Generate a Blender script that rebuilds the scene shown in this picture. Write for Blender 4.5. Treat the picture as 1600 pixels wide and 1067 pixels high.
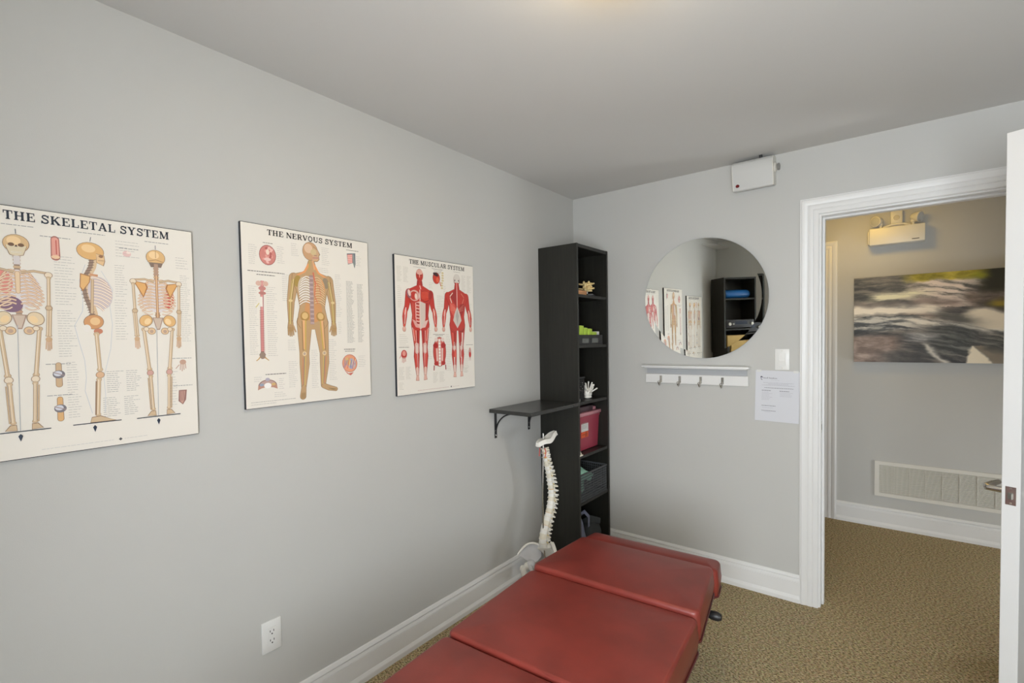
import bpy, bmesh, math, random
from mathutils import Vector, Matrix, noise
random.seed(7)
PI = math.pi
R = math.radians
scene = bpy.context.scene
COL = scene.collection
for o in list(bpy.data.objects):
    bpy.data.objects.remove(o)

# ------------------------------------------------------------------ camera
CAM = Vector((1.77523, -2.97721, 1.44498))
c_r = Vector((0.78613444, 0.61784017, -0.01631487))
c_u = Vector((-0.00646812, 0.03461989, 0.99937962))
c_f = Vector((-0.61802169, 0.78554121, -0.03121215))
cd = bpy.data.cameras.new('camera')
cam = bpy.data.objects.new('camera', cd)
COL.objects.link(cam)
M = Matrix((c_r, c_u, -c_f)).transposed().to_4x4()
M.translation = CAM
cam.matrix_world = M
cd.sensor_width = 36.0
cd.sensor_fit = 'HORIZONTAL'
cd.lens = 757.344 / 1600 * 36
cd.shift_y = 20.967 / 1600
cd.clip_start = 0.02
scene.camera = cam

# ------------------------------------------------------------------ world, light, exposure
SKY = 28.0
LAMP = 26.0
HALL_LAMP = 21.0
w = bpy.data.worlds.new('sky')
scene.world = w
w.use_nodes = True
bg = w.node_tree.nodes['Background']
bg.inputs[0].default_value = (0.88, 0.94, 1.0, 1)
bg.inputs[1].default_value = SKY
vs = scene.view_settings
vs.view_transform = 'Standard'
vs.look = 'None'
vs.exposure = -0.09
vs.gamma = 1.0
vs.use_curve_mapping = False
scene.cycles.max_bounces = 10
scene.cycles.diffuse_bounces = 6
scene.cycles.sample_clamp_indirect = 6.0

# ------------------------------------------------------------------ materials
MATS = {}


def srgb(r, g, b):
    f = lambda c: (c / 255 / 12.92) if c / 255 <= 0.04045 else ((c / 255 + 0.055) / 1.055) ** 2.4
    return (f(r), f(g), f(b), 1)


def mat(name, col, rough=0.6, metal=0.0, var=0.0, vscale=20.0, bump=0.0, bscale=200.0, spec=0.5,
        coat=0.0, stretch=(1, 1, 1), emit=None, estr=0.0, trans=0.0, sss=0.0):
    if name in MATS:
        return MATS[name]
    m = bpy.data.materials.new(name)
    m.use_nodes = True
    nt = m.node_tree
    b = nt.nodes['Principled BSDF']
    col = tuple(col) if len(col) == 4 else tuple(col) + (1,)
    b.inputs['Base Color'].default_value = col
    b.inputs['Roughness'].default_value = rough
    b.inputs['Metallic'].default_value = metal
    b.inputs['Specular IOR Level'].default_value = spec
    b.inputs['Coat Weight'].default_value = coat
    b.inputs['Transmission Weight'].default_value = trans
    if sss:
        b.inputs['Subsurface Weight'].default_value = sss
        b.inputs['Subsurface Radius'].default_value = (0.01, 0.004, 0.003)
    if emit:
        b.inputs['Emission Color'].default_value = emit
        b.inputs['Emission Strength'].default_value = estr
    if var > 0 or bump > 0:
        tc = nt.nodes.new('ShaderNodeTexCoord')
        mp = nt.nodes.new('ShaderNodeMapping')
        mp.inputs['Scale'].default_value = stretch
        nt.links.new(tc.outputs['Object'], mp.inputs['Vector'])
    if var > 0:
        n = nt.nodes.new('ShaderNodeTexNoise')
        n.inputs['Scale'].default_value = vscale
        n.inputs['Detail'].default_value = 5
        nt.links.new(mp.outputs[0], n.inputs['Vector'])
        r = nt.nodes.new('ShaderNodeValToRGB')
        r.color_ramp.elements[0].position = 0.3
        r.color_ramp.elements[1].position = 0.7
        r.color_ramp.elements[0].color = tuple(c * (1 - var) for c in col[:3]) + (1,)
        r.color_ramp.elements[1].color = tuple(min(1, c * (1 + var)) for c in col[:3]) + (1,)
        nt.links.new(n.outputs['Fac'], r.inputs[0])
        nt.links.new(r.outputs[0], b.inputs['Base Color'])
    if bump > 0:
        n2 = nt.nodes.new('ShaderNodeTexNoise')
        n2.inputs['Scale'].default_value = bscale
        n2.inputs['Detail'].default_value = 3
        nt.links.new(mp.outputs[0], n2.inputs['Vector'])
        bp = nt.nodes.new('ShaderNodeBump')
        bp.inputs['Strength'].default_value = bump
        bp.inputs['Distance'].default_value = 0.004
        nt.links.new(n2.outputs['Fac'], bp.inputs['Height'])
        nt.links.new(bp.outputs[0], b.inputs['Normal'])
    MATS[name] = m
    return m


WALL = mat('wall_paint', (0.532, 0.530, 0.508), 0.75, var=0.015, vscale=1.5, bump=0.05, bscale=350, spec=0.25)
CEIL = mat('ceiling_paint', (0.62, 0.61, 0.59), 0.85, var=0.015, vscale=1.0, bump=0.05, bscale=300, spec=0.2)
TRIM = mat('trim_paint', (0.75, 0.75, 0.74), 0.35, var=0.015, vscale=3, spec=0.4)
DOORW = mat('door_paint', (0.56, 0.56, 0.555), 0.4, var=0.01, vscale=4)
PLAST = mat('white_plastic', (0.78, 0.78, 0.76), 0.35)
CREAM = mat('cream_plastic', (0.72, 0.70, 0.64), 0.4)
DARK = mat('dark_slot', (0.02, 0.02, 0.02), 0.6)
CHROME = mat('brushed_steel', (0.62, 0.61, 0.58), 0.25, metal=1.0)
NICKEL = mat('satin_nickel', (0.55, 0.52, 0.46), 0.3, metal=1.0)
BLACKW = mat('black_brown_wood', (0.015, 0.0145, 0.0112), 0.42, var=0.25, vscale=6, stretch=(12, 12, 0.8), bump=0.06, bscale=40)
BLACKI = mat('black_paint', (0.012, 0.012, 0.013), 0.45)
SHELFW = mat('wall_shelf_black', (0.030, 0.030, 0.028), 0.27, var=0.12, vscale=10, stretch=(1, 10, 10))
LEATHER = mat('maroon_vinyl', (0.185, 0.027, 0.019), 0.36, var=0.17, vscale=7, bump=0.10, bscale=420, spec=0.5)
PIPING = mat('maroon_piping', (0.085, 0.012, 0.012), 0.4)
BONE = mat('ivory_bone', (0.80, 0.75, 0.62), 0.45, var=0.06, vscale=40)
BONE2 = mat('white_bone', (0.88, 0.86, 0.80), 0.45, var=0.05, vscale=30)
PELV = mat('grey_white_bone', (0.60, 0.60, 0.61), 0.5, var=0.05, vscale=25)
DISC = mat('amber_disc', (0.72, 0.45, 0.16), 0.5)
NERVE = mat('yellow_nerve', (0.75, 0.55, 0.15), 0.5)
REDP = mat('red_artery', (0.6, 0.08, 0.06), 0.4)
PAPER = mat('paper_white', (0.64, 0.65, 0.69), 0.7)
SHEET = mat('poster_sheet', (0.80, 0.757, 0.685), 0.45)
BOARD = mat('board_edge', (0.010, 0.014, 0.022), 0.5)


def wall_like(name):
    return WALL


# carpet: speckled loop pile
def make_carpet():
    m = bpy.data.materials.new('carpet')
    m.use_nodes = True
    nt = m.node_tree
    b = nt.nodes['Principled BSDF']
    b.inputs['Roughness'].default_value = 0.95
    b.inputs['Specular IOR Level'].default_value = 0.1
    tc = nt.nodes.new('ShaderNodeTexCoord')
    n = nt.nodes.new('ShaderNodeTexNoise')
    n.inputs['Scale'].default_value = 95
    n.inputs['Detail'].default_value = 3
    n.inputs['Roughness'].default_value = 0.7
    v = nt.nodes.new('ShaderNodeTexVoronoi')
    v.inputs['Scale'].default_value = 150
    mpv = nt.nodes.new('ShaderNodeMapping')
    mpv.inputs['Rotation'].default_value = (0, 0, 0.6)
    mpv.inputs['Scale'].default_value = (1, 1.5, 1)
    nt.links.new(tc.outputs['Object'], mpv.inputs['Vector'])
    nt.links.new(mpv.outputs[0], n.inputs['Vector'])
    nt.links.new(mpv.outputs[0], v.inputs['Vector'])
    r = nt.nodes.new('ShaderNodeValToRGB')
    e = r.color_ramp.elements
    e[0].position = 0.36
    e[0].color = (0.10, 0.072, 0.036, 1)
    e[1].position = 0.66
    e[1].color = (0.68, 0.57, 0.36, 1)
    k = r.color_ramp.elements.new(0.5)
    k.color = (0.40, 0.315, 0.178, 1)
    nt.links.new(n.outputs['Fac'], r.inputs[0])
    mx = nt.nodes.new('ShaderNodeMix')
    mx.data_type = 'RGBA'
    mx.blend_type = 'MULTIPLY'
    mx.inputs[0].default_value = 0.2
    nt.links.new(r.outputs[0], mx.inputs[6])
    nt.links.new(v.outputs['Color'], mx.inputs[7])
    nt.links.new(mx.outputs[2], b.inputs['Base Color'])
    bp = nt.nodes.new('ShaderNodeBump')
    bp.inputs['Strength'].default_value = 0.45
    bp.inputs['Distance'].default_value = 0.006
    nt.links.new(v.outputs['Distance'], bp.inputs['Height'])
    bp.invert = True
    nt.links.new(bp.outputs[0], b.inputs['Normal'])
    return m


CARPET = make_carpet()


def make_print(name, rough=0.45):
    m = bpy.data.materials.new(name)
    m.use_nodes = True
    nt = m.node_tree
    b = nt.nodes['Principled BSDF']
    b.inputs['Roughness'].default_value = rough
    a = nt.nodes.new('ShaderNodeAttribute')
    a.attribute_name = 'ink'
    nt.links.new(a.outputs['Color'], b.inputs['Base Color'])
    return m


INK = make_print('printed_ink')
CANVAS = make_print('canvas_print', 0.6)


def make_glass():
    m = bpy.data.materials.new('window_glass')
    m.use_nodes = True
    nt = m.node_tree
    nt.nodes.clear()
    out = nt.nodes.new('ShaderNodeOutputMaterial')
    t = nt.nodes.new('ShaderNodeBsdfTransparent')
    g = nt.nodes.new('ShaderNodeBsdfGlossy')
    g.inputs['Roughness'].default_value = 0.02
    mx = nt.nodes.new('ShaderNodeMixShader')
    mx.inputs[0].default_value = 0.06
    nt.links.new(t.outputs[0], mx.inputs[1])
    nt.links.new(g.outputs[0], mx.inputs[2])
    nt.links.new(mx.outputs[0], out.inputs[0])
    return m


GLASS = make_glass()
MIRROR = mat('mirror_silver', (0.86, 0.88, 0.86), 0.008, metal=1.0)
REDTUB = mat('red_translucent_plastic', (0.37, 0.045, 0.080), 0.35, sss=0.15)
CLEARLID = mat('pinkish_clear_plastic', (0.56, 0.25, 0.29), 0.2)
DARKLID = mat('dark_purple_plastic', (0.07, 0.035, 0.045), 0.35)
LIME = mat('lime_card', (0.42, 0.60, 0.06), 0.6)
GREYB = mat('grey_plastic', (0.075, 0.08, 0.085), 0.5)
MINT = mat('mint_cloth', (0.36, 0.66, 0.52), 0.8, var=0.08, vscale=30, bump=0.2, bscale=120)
BLUEGREY = mat('blue_grey_cloth', (0.15, 0.165, 0.24), 0.8, var=0.12, vscale=20, bump=0.2, bscale=150)
TANBLOCK = mat('tan_block', (0.55, 0.27, 0.12), 0.6, var=0.1, vscale=30)
YBONE = mat('yellow_bone', (0.78, 0.60, 0.28), 0.5, var=0.1, vscale=30)


# ------------------------------------------------------------------ mesh helpers
class MB:
    def __init__(self):
        self.bm = bmesh.new()

    def _xf(self, vs, mtx):
        if mtx is not None:
            for v in vs:
                v.co = mtx @ v.co

    def box(self, x0, x1, y0, y1, z0, z1, bev=0.0, seg=2, mtx=None):
        r = bmesh.ops.create_cube(self.bm, size=1)
        vs = r['verts']
        for v in vs:
            v.co = Vector((x0 + (v.co.x + .5) * (x1 - x0), y0 + (v.co.y + .5) * (y1 - y0), z0 + (v.co.z + .5) * (z1 - z0)))
        if bev > 0:
            es = list({e for v in vs for e in v.link_edges})
            r2 = bmesh.ops.bevel(self.bm, geom=es, offset=bev, segments=seg, affect='EDGES', profile=0.5)
            vs = list({v for f in r2['faces'] for v in f.verts} | {v for v in vs if v.is_valid})
        self._xf(vs, mtx)
        return self

    def prism(self, pts, y0, y1, axis='y', mtx=None):
        """polygon pts (a,b) extruded; axis y: (a,*,b); axis z: (a,b,*); axis x: (*,a,b)"""
        f = {'y': lambda a, b, t: (a, t, b), 'z': lambda a, b, t: (a, b, t), 'x': lambda a, b, t: (t, a, b)}[axis]
        A = [self.bm.verts.new(f(a, b, y0)) for a, b in pts]
        B = [self.bm.verts.new(f(a, b, y1)) for a, b in pts]
        n = len(pts)
        self.bm.faces.new(A)
        self.bm.faces.new(B[::-1])
        for i in range(n):
            self.bm.faces.new((A[i], B[i], B[(i + 1) % n], A[(i + 1) % n]))
        self._xf(A + B, mtx)
        return self

    def tube(self, pts, rad, n=10, cap=True):
        pts = [Vector(p) for p in pts]
        rads = rad if isinstance(rad, (list, tuple)) else [rad] * len(pts)
        rings = []
        up = None
        for i, p in enumerate(pts):
            t = (pts[min(i + 1, len(pts) - 1)] - pts[max(i - 1, 0)]).normalized()
            if up is None:
                up = Vector((0, 0, 1)) if abs(t.z) < 0.9 else Vector((1, 0, 0))
            a = (up - t * up.dot(t))
            if a.length < 1e-6:
                a = t.orthogonal()
            a.normalize()
            up = a
            b = t.cross(a)
            rr = rads[i]
            ra, rb = rr if isinstance(rr, tuple) else (rr, rr)
            rings.append([self.bm.verts.new(p + a * ra * math.cos(2 * PI * k / n) + b * rb * math.sin(2 * PI * k / n)) for k in range(n)])
        for i in range(len(rings) - 1):
            for k in range(n):
                self.bm.faces.new((rings[i][k], rings[i][(k + 1) % n], rings[i + 1][(k + 1) % n], rings[i + 1][k]))
        if cap:
            self.bm.faces.new(rings[0][::-1])
            self.bm.faces.new(rings[-1])
        return self

    def cyl(self, p0, p1, r0, r1=None, n=16):
        return self.tube([p0, p1], [r0, r0 if r1 is None else r1], n)

    def lathe(self, prof, n=32, mtx=None, cap=True):
        rings = []
        allv = []
        for r, z in prof:
            if r < 1e-6:
                ring = [self.bm.verts.new((0, 0, z))]
            else:
                ring = [self.bm.verts.new((r * math.cos(2 * PI * k / n), r * math.sin(2 * PI * k / n), z)) for k in range(n)]
            rings.append(ring)
            allv += ring
        for A, B in zip(rings, rings[1:]):
            for k in range(n):
                a0, a1 = A[k % len(A)], A[(k + 1) % len(A)]
                b0, b1 = B[k % len(B)], B[(k + 1) % len(B)]
                vs = []
                for v in (a0, a1, b1, b0):
                    if v not in vs:
                        vs.append(v)
                if len(vs) > 2:
                    self.bm.faces.new(vs)
        if cap:
            if len(rings[0]) > 1:
                self.bm.faces.new(rings[0][::-1])
            if len(rings[-1]) > 1:
                self.bm.faces.new(rings[-1])
        self._xf(allv, mtx)
        return self

    def ball(self, c, rx, ry=None, rz=None, sub=2, mtx=None):
        ry = rx if ry is None else ry
        rz = rx if rz is None else rz
        r = bmesh.ops.create_icosphere(self.bm, subdivisions=sub, radius=1)
        c = Vector(c)
        for v in r['verts']:
            p = Vector((v.co.x * rx, v.co.y * ry, v.co.z * rz))
            if mtx is not None:
                p = mtx @ p
            v.co = p + c
        return self

    def grid(self, nu, nv, fn, closed_u=False):
        V = [[self.bm.verts.new(fn(i / (nu if closed_u else nu - 1), j / (nv - 1))) for j in range(nv)] for i in range(nu)]
        for i in range(nu if closed_u else nu - 1):
            for j in range(nv - 1):
                self.bm.faces.new((V[i][j], V[(i + 1) % nu][j], V[(i + 1) % nu][j + 1], V[i][j + 1]))
        return V

    def slab(self, nu, nv, fn, th):
        """open surface given thickness along its own normals"""
        V = self.grid(nu, nv, fn)
        self.bm.normal_update()
        T = []
        for row in V:
            T.append([self.bm.verts.new(v.co - v.normal * th) for v in row])
        for i in range(nu - 1):
            for j in range(nv - 1):
                self.bm.faces.new((T[i][j], T[i][j + 1], T[i + 1][j + 1], T[i + 1][j]))
        edge = [(i, 0) for i in range(nu)] + [(nu - 1, j) for j in range(1, nv)] + [(i, nv - 1) for i in range(nu - 2, -1, -1)] + [(0, j) for j in range(nv - 2, 0, -1)]
        for k in range(len(edge)):
            a, b = edge[k], edge[(k + 1) % len(edge)]
            self.bm.faces.new((V[b[0]][b[1]], V[a[0]][a[1]], T[a[0]][a[1]], T[b[0]][b[1]]))
        return self

    def build(self, name, m, parent=None, smooth=None, loc=(0, 0, 0)):
        bmesh.ops.recalc_face_normals(self.bm, faces=self.bm.faces)
        me = bpy.data.meshes.new(name)
        self.bm.to_mesh(me)
        self.bm.free()
        me.materials.append(m)
        if smooth is not None:
            me.shade_smooth()
            me.set_sharp_from_angle(angle=R(smooth))
        o = bpy.data.objects.new(name, me)
        COL.objects.link(o)
        o.location = loc
        if parent:
            o.parent = parent
        return o


def tag(o, label, cat, group=None):
    o['label'] = label
    o['category'] = cat
    if group:
        o['group'] = group
    return o


def thing(name, label, cat, loc=(0, 0, 0), rz=0.0, group=None):
    o = bpy.data.objects.new(name, None)
    COL.objects.link(o)
    o.location = loc
    o.rotation_euler = (0, 0, rz)
    o.empty_display_size = 0.05
    return tag(o, label, cat, group)


def struct(o, label=None, cat=None):
    o['kind'] = 'structure'
    if label:
        o['label'] = label
    if cat:
        o['category'] = cat
    return o


def copy_part(o, parent, loc=None):
    c = o.copy()
    COL.objects.link(c)
    c.parent = parent
    if loc is not None:
        c.location = loc
    return c


def box_obj(name, m, x0, x1, y0, y1, z0, z1, bev=0.0, parent=None, seg=2):
    return MB().box(x0, x1, y0, y1, z0, z1, bev, seg).build(name, m, parent, smooth=40 if bev else None)


# ------------------------------------------------------------------ flat print painter
class Print:
    """flat printed shapes on a sheet: local x right, z up, y = -height above the sheet"""

    def __init__(self, step=6e-6, base=3e-4):
        self.V, self.F, self.C = [], [], []
        self.h, self.step = base, step

    def poly(self, pts, col, cols=None):
        i0 = len(self.V)
        self.V += [(p[0], -self.h, p[1]) for p in pts]
        self.F.append(list(range(i0, i0 + len(pts))))
        self.C.append([srgb(*c) for c in cols] if cols else [srgb(*col)] * len(pts))
        self.h += self.step

    def ell(self, cx, cz, rx, rz, col, rot=0.0, n=20, a0=0, a1=2 * PI):
        c, s = math.cos(rot), math.sin(rot)
        pts = []
        full = abs(a1 - a0 - 2 * PI) < 1e-6
        for k in range(n if full else n + 1):
            t = a0 + (a1 - a0) * k / n
            x, z = rx * math.cos(t), rz * math.sin(t)
            pts.append((cx + x * c - z * s, cz + x * s + z * c))
        self.poly(pts, col)

    def cap(self, p0, p1, r0, r1, col, n=7):
        dx, dz = p1[0] - p0[0], p1[1] - p0[1]
        a = math.atan2(dz, dx)
        pts = [(p0[0] + r0 * math.cos(a + PI / 2 + PI * k / n), p0[1] + r0 * math.sin(a + PI / 2 + PI * k / n)) for k in range(n + 1)]
        pts += [(p1[0] + r1 * math.cos(a - PI / 2 + PI * k / n), p1[1] + r1 * math.sin(a - PI / 2 + PI * k / n)) for k in range(n + 1)]
        self.poly(pts, col)

    def line(self, pts, w, col, w1=None):
        n = len(pts)
        w1 = w if w1 is None else w1
        L, Rr = [], []
        for i, p in enumerate(pts):
            q0, q1 = pts[max(0, i - 1)], pts[min(n - 1, i + 1)]
            dx, dz = q1[0] - q0[0], q1[1] - q0[1]
            d = math.hypot(dx, dz) or 1
            ww = (w + (w1 - w) * i / max(1, n - 1)) / 2
            L.append((p[0] - dz / d * ww, p[1] + dx / d * ww))
            Rr.append((p[0] + dz / d * ww, p[1] - dx / d * ww))
        i0 = len(self.V)
        self.V += [(a[0], -self.h, a[1]) for a in L] + [(a[0], -self.h, a[1]) for a in Rr]
        c = srgb(*col)
        for i in range(n - 1):
            self.F.append([i0 + i, i0 + i + 1, i0 + n + i + 1, i0 + n + i])
            self.C.append([c] * 4)
        self.h += self.step

    def arc(self, cx, cz, rx, rz, a0, a1, w, col, n=10, w1=None):
        self.line([(cx + rx * math.cos(a0 + (a1 - a0) * k / n), cz + rz * math.sin(a0 + (a1 - a0) * k / n)) for k in range(n + 1)], w, col, w1)

    def text(self, x0, x1, z, col, w=0.0011, word=(0.004, 0.012)):
        x = x0
        h = self.h
        while x < x1 - 0.002:
            e = min(x1, x + random.uniform(*word))
            self.line([(x, z), (e, z)], w, col)
            self.h = h
            x = e + 0.0016
        self.h = h

    def block(self, x0, x1, z0, z1, pitch, col=(178, 176, 172), w=0.0011, ragged=0.4):
        z = z1
        while z > z0:
            self.text(x0, x1 - random.random() * ragged * (x1 - x0), z, col, w)
            z -= pitch

    def build(self, name, parent, m=INK):
        me = bpy.data.meshes.new(name)
        me.from_pydata(self.V, [], self.F)
        at = me.color_attributes.new('ink', 'FLOAT_COLOR', 'CORNER')
        k = 0
        flat = []
        for c in self.C:
            for q in c:
                flat += q
        at.data.foreach_set('color', flat)
        me.materials.append(m)
        o = bpy.data.objects.new(name, me)
        COL.objects.link(o)
        o.parent = parent
        return o


# slab-serif capitals drawn from strokes, unit height
def glyph(P, ch, x, z, s, col):
    T, t, sf = 0.23, 0.10, 0.085
    h0 = P.h
    L = lambda pts, w: (P.line([(x + a * s, z + b * s) for a, b in pts], w * s, col), setattr(P, 'h', h0))
    A = lambda cx, cz, rx, rz, a0, a1, w, n=12: (P.arc(x + cx * s, z + cz * s, rx * s, rz * s, R(a0), R(a1), w * s, col, n), setattr(P, 'h', h0))

    def stem(cx, b=0.0, tp=1.0, sb=True, st=True, w=T):
        L([(cx, b), (cx, tp)], w)
        if sb:
            L([(cx - w / 2 - sf, b + t / 2), (cx + w / 2 + sf, b + t / 2)], t)
        if st:
            L([(cx - w / 2 - sf, tp - t / 2), (cx + w / 2 + sf, tp - t / 2)], t)

    if ch == 'T':
        stem(.45, st=False); L([(.02, .95), (.88, .95)], t); L([(.06, .66), (.06, 1)], .09); L([(.84, .66), (.84, 1)], .09); return .92
    if ch == 'H':
        stem(.23); stem(.82); L([(.23, .5), (.82, .5)], t); return 1.08
    if ch == 'E':
        stem(.23); L([(.2, .95), (.80, .95)], t); L([(.2, .05), (.84, .05)], t); L([(.2, .52), (.6, .52)], t)
        L([(.77, .7), (.77, 1)], .09); L([(.81, 0), (.81, .32)], .09); L([(.58, .38), (.58, .66)], .08); return .92
    if ch == 'L':
        stem(.23); L([(.2, .05), (.80, .05)], t); L([(.78, 0), (.78, .36)], .09); return .88
    if ch == 'K':
        stem(.23); L([(.30, .42), (.84, .98)], .12); L([(.45, .58), (.90, .03)], T); L([(.68, .95), (1.0, .95)], t); L([(.7, .05), (1.05, .05)], t); return 1.08
    if ch == 'A':
        L([(.15, .02), (.50, 1)], .12); L([(.50, 1), (.86, .02)], T); L([(.27, .33), (.75, .33)], t)
        L([(.0, .05), (.32, .05)], t); L([(.68, .05), (1.04, .05)], t); return 1.06
    if ch == 'S':
        pts = [(.74, .72), (.68, .86), (.46, .95), (.24, .90), (.17, .74), (.26, .61), (.48, .52), (.68, .42), (.74, .25), (.62, .09), (.40, .05), (.20, .12), (.13, .28)]
        L(pts, .17); L([(.77, .66), (.77, 1)], .08); L([(.10, 0), (.10, .34)], .08); return .88
    if ch == 'Y':
        L([(.16, .98), (.50, .45)], T); L([(.50, .45), (.84, .98)], .12); stem(.50, 0, .5, st=False)
        L([(0, .95), (.36, .95)], t); L([(.66, .95), (1.0, .95)], t); return 1.0
    if ch == 'M':
        stem(.18, w=.11); stem(1.06, w=T); L([(.20, .98), (.62, .06)], T); L([(.62, .06), (1.0, .98)], .1); return 1.30
    if ch == 'N':
        stem(.18, w=.11, sb=True); stem(.90, w=.11, sb=False); L([(.18, .97), (.90, .03)], T); return 1.08
    if ch == 'R':
        stem(.23); A(.50, .74, .27, .22, 90, -90, .17); L([(.2, .96), (.52, .96)], t); L([(.2, .51), (.52, .51)], t)
        L([(.52, .5), (.80, .04)], T * .9); L([(.74, .05), (1.0, .05)], t); return 1.02
    if ch == 'V':
        L([(.15, .98), (.52, .02)], T); L([(.52, .02), (.86, .98)], .12); L([(0, .95), (.36, .95)], t); L([(.68, .95), (1.02, .95)], t); return 1.0
    if ch == 'O':
        A(.50, .5, .36, .45, 0, 360, .17, 24); L([(.15, .25), (.15, .75)], .1); L([(.85, .25), (.85, .75)], .1); return 1.02
    if ch == 'C':
        A(.50, .5, .36, .45, 50, 310, .17, 18); L([(.15, .25), (.15, .75)], .1); L([(.80, .62), (.80, 1)], .08); L([(.80, 0.05), (.80, .3)], .08); return .95
    if ch == 'U':
        stem(.23, .28, 1, sb=False); stem(.84, .28, 1, sb=False, w=.11); A(.535, .32, .305, .27, 180, 360, .15); return 1.06
    return .5


def title(parent, text, x0, x1, z, h, col):
    P = Print(base=6e-4)
    probe = Print()
    wid = sum((.42 if c == ' ' else glyph(probe, c, 0, 0, 1, col) + .07) for c in text) - .07
    sx = (x1 - x0) / wid
    P2 = Print(base=6e-4)
    x = 0
    for c in text:
        if c == ' ':
            x += .42
        else:
            x += glyph(P2, c, x, 0, 1, col) + .07
    P2.V = [(x0 + v[0] * sx, v[1], z + v[2] * h) for v in P2.V]
    return P2.build('title_lettering', parent)


# ------------------------------------------------------------------ the room shell
ZC = 2.42
YB = -3.56       # wall behind the camera
XR = 2.75        # wall on the right
YH = 1.545       # hall wall seen through the doorway
WT = 0.12        # thickness of the wall with the door
DX0, DX1, DZ = 1.481, 2.390, 2.058   # door opening

struct(box_obj('floor', CARPET, -0.15, 3.6, YB - 0.15, YH + 0.15, -0.1, 0.0), 'speckled brown loop pile carpet across room and hall', 'floor')
struct(box_obj('ceiling', CEIL, -0.15, XR + 0.15, YB - 0.15, WT, ZC, ZC + 0.1), 'flat pale grey painted ceiling of the treatment room', 'ceiling')
struct(box_obj('ceiling_hall', CEIL, -0.15, 3.6, WT, YH + 0.15, ZC + 0.02, ZC + 0.12), 'flat hall ceiling beyond the doorway', 'ceiling')
struct(box_obj('wall_left', WALL, -0.12, 0.0, YB - 0.12, 0.0, 0, ZC), 'long grey painted wall hung with anatomy charts', 'wall')
m = MB()
m.box(-0.12, DX0 - 0.02, 0, WT, 0, ZC)
m.box(DX1 + 0.02, 3.6, 0, WT, 0, ZC + .02)
m.box(DX0 - 0.02, DX1 + 0.02, 0, WT, DZ + 0.02, ZC)
struct(m.build('wall_far', WALL), 'grey wall with round mirror and open doorway', 'wall')
struct(box_obj('wall_hall', WALL, -0.15, 3.6, YH, YH + 0.12, 0, ZC + .02), 'hall wall with the river picture and return grille', 'wall')
struct(box_obj('wall_hall_end', WALL, -0.15, -0.03, WT, YH, 0, ZC + .02), 'end wall of the hall to the left', 'wall')
HY0, HY1, HZ1 = 0.35, 1.35, 2.02      # added unseen glazed door, lets daylight into the hall
m = MB()
m.box(3.5, 3.6, WT, HY0, 0, ZC + .02).box(3.5, 3.6, HY1, YH, 0, ZC + .02).box(3.5, 3.6, HY0, HY1, HZ1, ZC + .02)
struct(m.build('wall_hall_side', WALL), 'end wall of the hall to the right', 'wall')
d3 = bpy.data.objects.new('added_door_3', None)
COL.objects.link(d3)
d3.location = (3.55, HY0, 0)
struct(d3, 'added unseen glazed white door letting daylight into the hall', 'door')
gy0, gy1, gz0, gz1 = .33, .67, .12, .75       # glass lite, kept small and low to limit the added daylight
box_obj('bottom_rail', DOORW, -.02, .02, .002, HY1 - HY0 - .002, .01, gz0, .002, d3)
box_obj('top_rail', DOORW, -.02, .02, .002, HY1 - HY0 - .002, gz1, HZ1 - .003, .002, d3)
box_obj('stile', DOORW, -.02, .02, .002, gy0, gz0, gz1, 0, d3)
box_obj('stile', DOORW, -.02, .02, gy1, HY1 - HY0 - .002, gz0, gz1, 0, d3)
box_obj('pane', GLASS, -.003, .003, gy0, gy1, gz0, gz1, parent=d3)
pl = bpy.data.lights.new('added_door_portal', 'AREA')
pl.shape = 'RECTANGLE'
pl.size, pl.size_y = gz1 - gz0, gy1 - gy0
pl.cycles.is_portal = True
po = bpy.data.objects.new('added_door_portal', pl)
COL.objects.link(po)
po.location = (3.585, HY0 + (gy0 + gy1) / 2, (gz0 + gz1) / 2)
po.rotation_euler = (0, R(90), 0)
struct(box_obj('wall_right', WALL, XR, XR + 0.12, YB - 0.12, 0.0, 0, ZC), 'grey wall to the right behind the open door', 'wall')
WX0, WX1, WZ0, WZ1 = 1.45, 2.55, 0.60, 1.90
m = MB()
m.box(0, WX0, YB - .12, YB, 0, ZC)
m.box(WX1, XR, YB - .12, YB, 0, ZC)
m.box(WX0, WX1, YB - .12, YB, 0, WZ0)
m.box(WX0, WX1, YB - .12, YB, WZ1, ZC)
struct(m.build('wall_back', WALL), 'grey wall behind the viewer with the window', 'wall')

# window behind the camera
wo = bpy.data.objects.new('window_1', None)
COL.objects.link(wo)
wo.location = ((WX0 + WX1) / 2, YB, WZ0)
struct(wo, 'white framed double window in the wall behind the viewer', 'window')
hw, hh = (WX1 - WX0) / 2, WZ1 - WZ0
m = MB()
m.box(-hw, -hw + .05, -.10, -.03, 0, hh, .004).box(hw - .05, hw, -.10, -.03, 0, hh, .004)
m.box(-hw + .05, hw - .05, -.10, -.03, 0, .05, .004).box(-hw + .05, hw - .05, -.10, -.03, hh - .05, hh, .004)
m.box(-.03, .03, -.10, -.03, .05, hh - .05, .004)
m.build('window_frame', TRIM, wo)
for sx in (-1, 1):
    xa, xb = (.03, hw - .05) if sx > 0 else (-hw + .05, -.03)
    box_obj('pane', GLASS, xa, xb, -.068, -.062, .05, hh - .05, parent=wo)
box_obj('window_sill', TRIM, -hw - .04, hw + .04, -.03, .05, -.03, 0.0, .005, wo)
pl = bpy.data.lights.new('window_portal', 'AREA')
pl.shape = 'RECTANGLE'
pl.size, pl.size_y = WX1 - WX0, WZ1 - WZ0
pl.cycles.is_portal = True
po = bpy.data.objects.new('window_portal', pl)
COL.objects.link(po)
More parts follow.
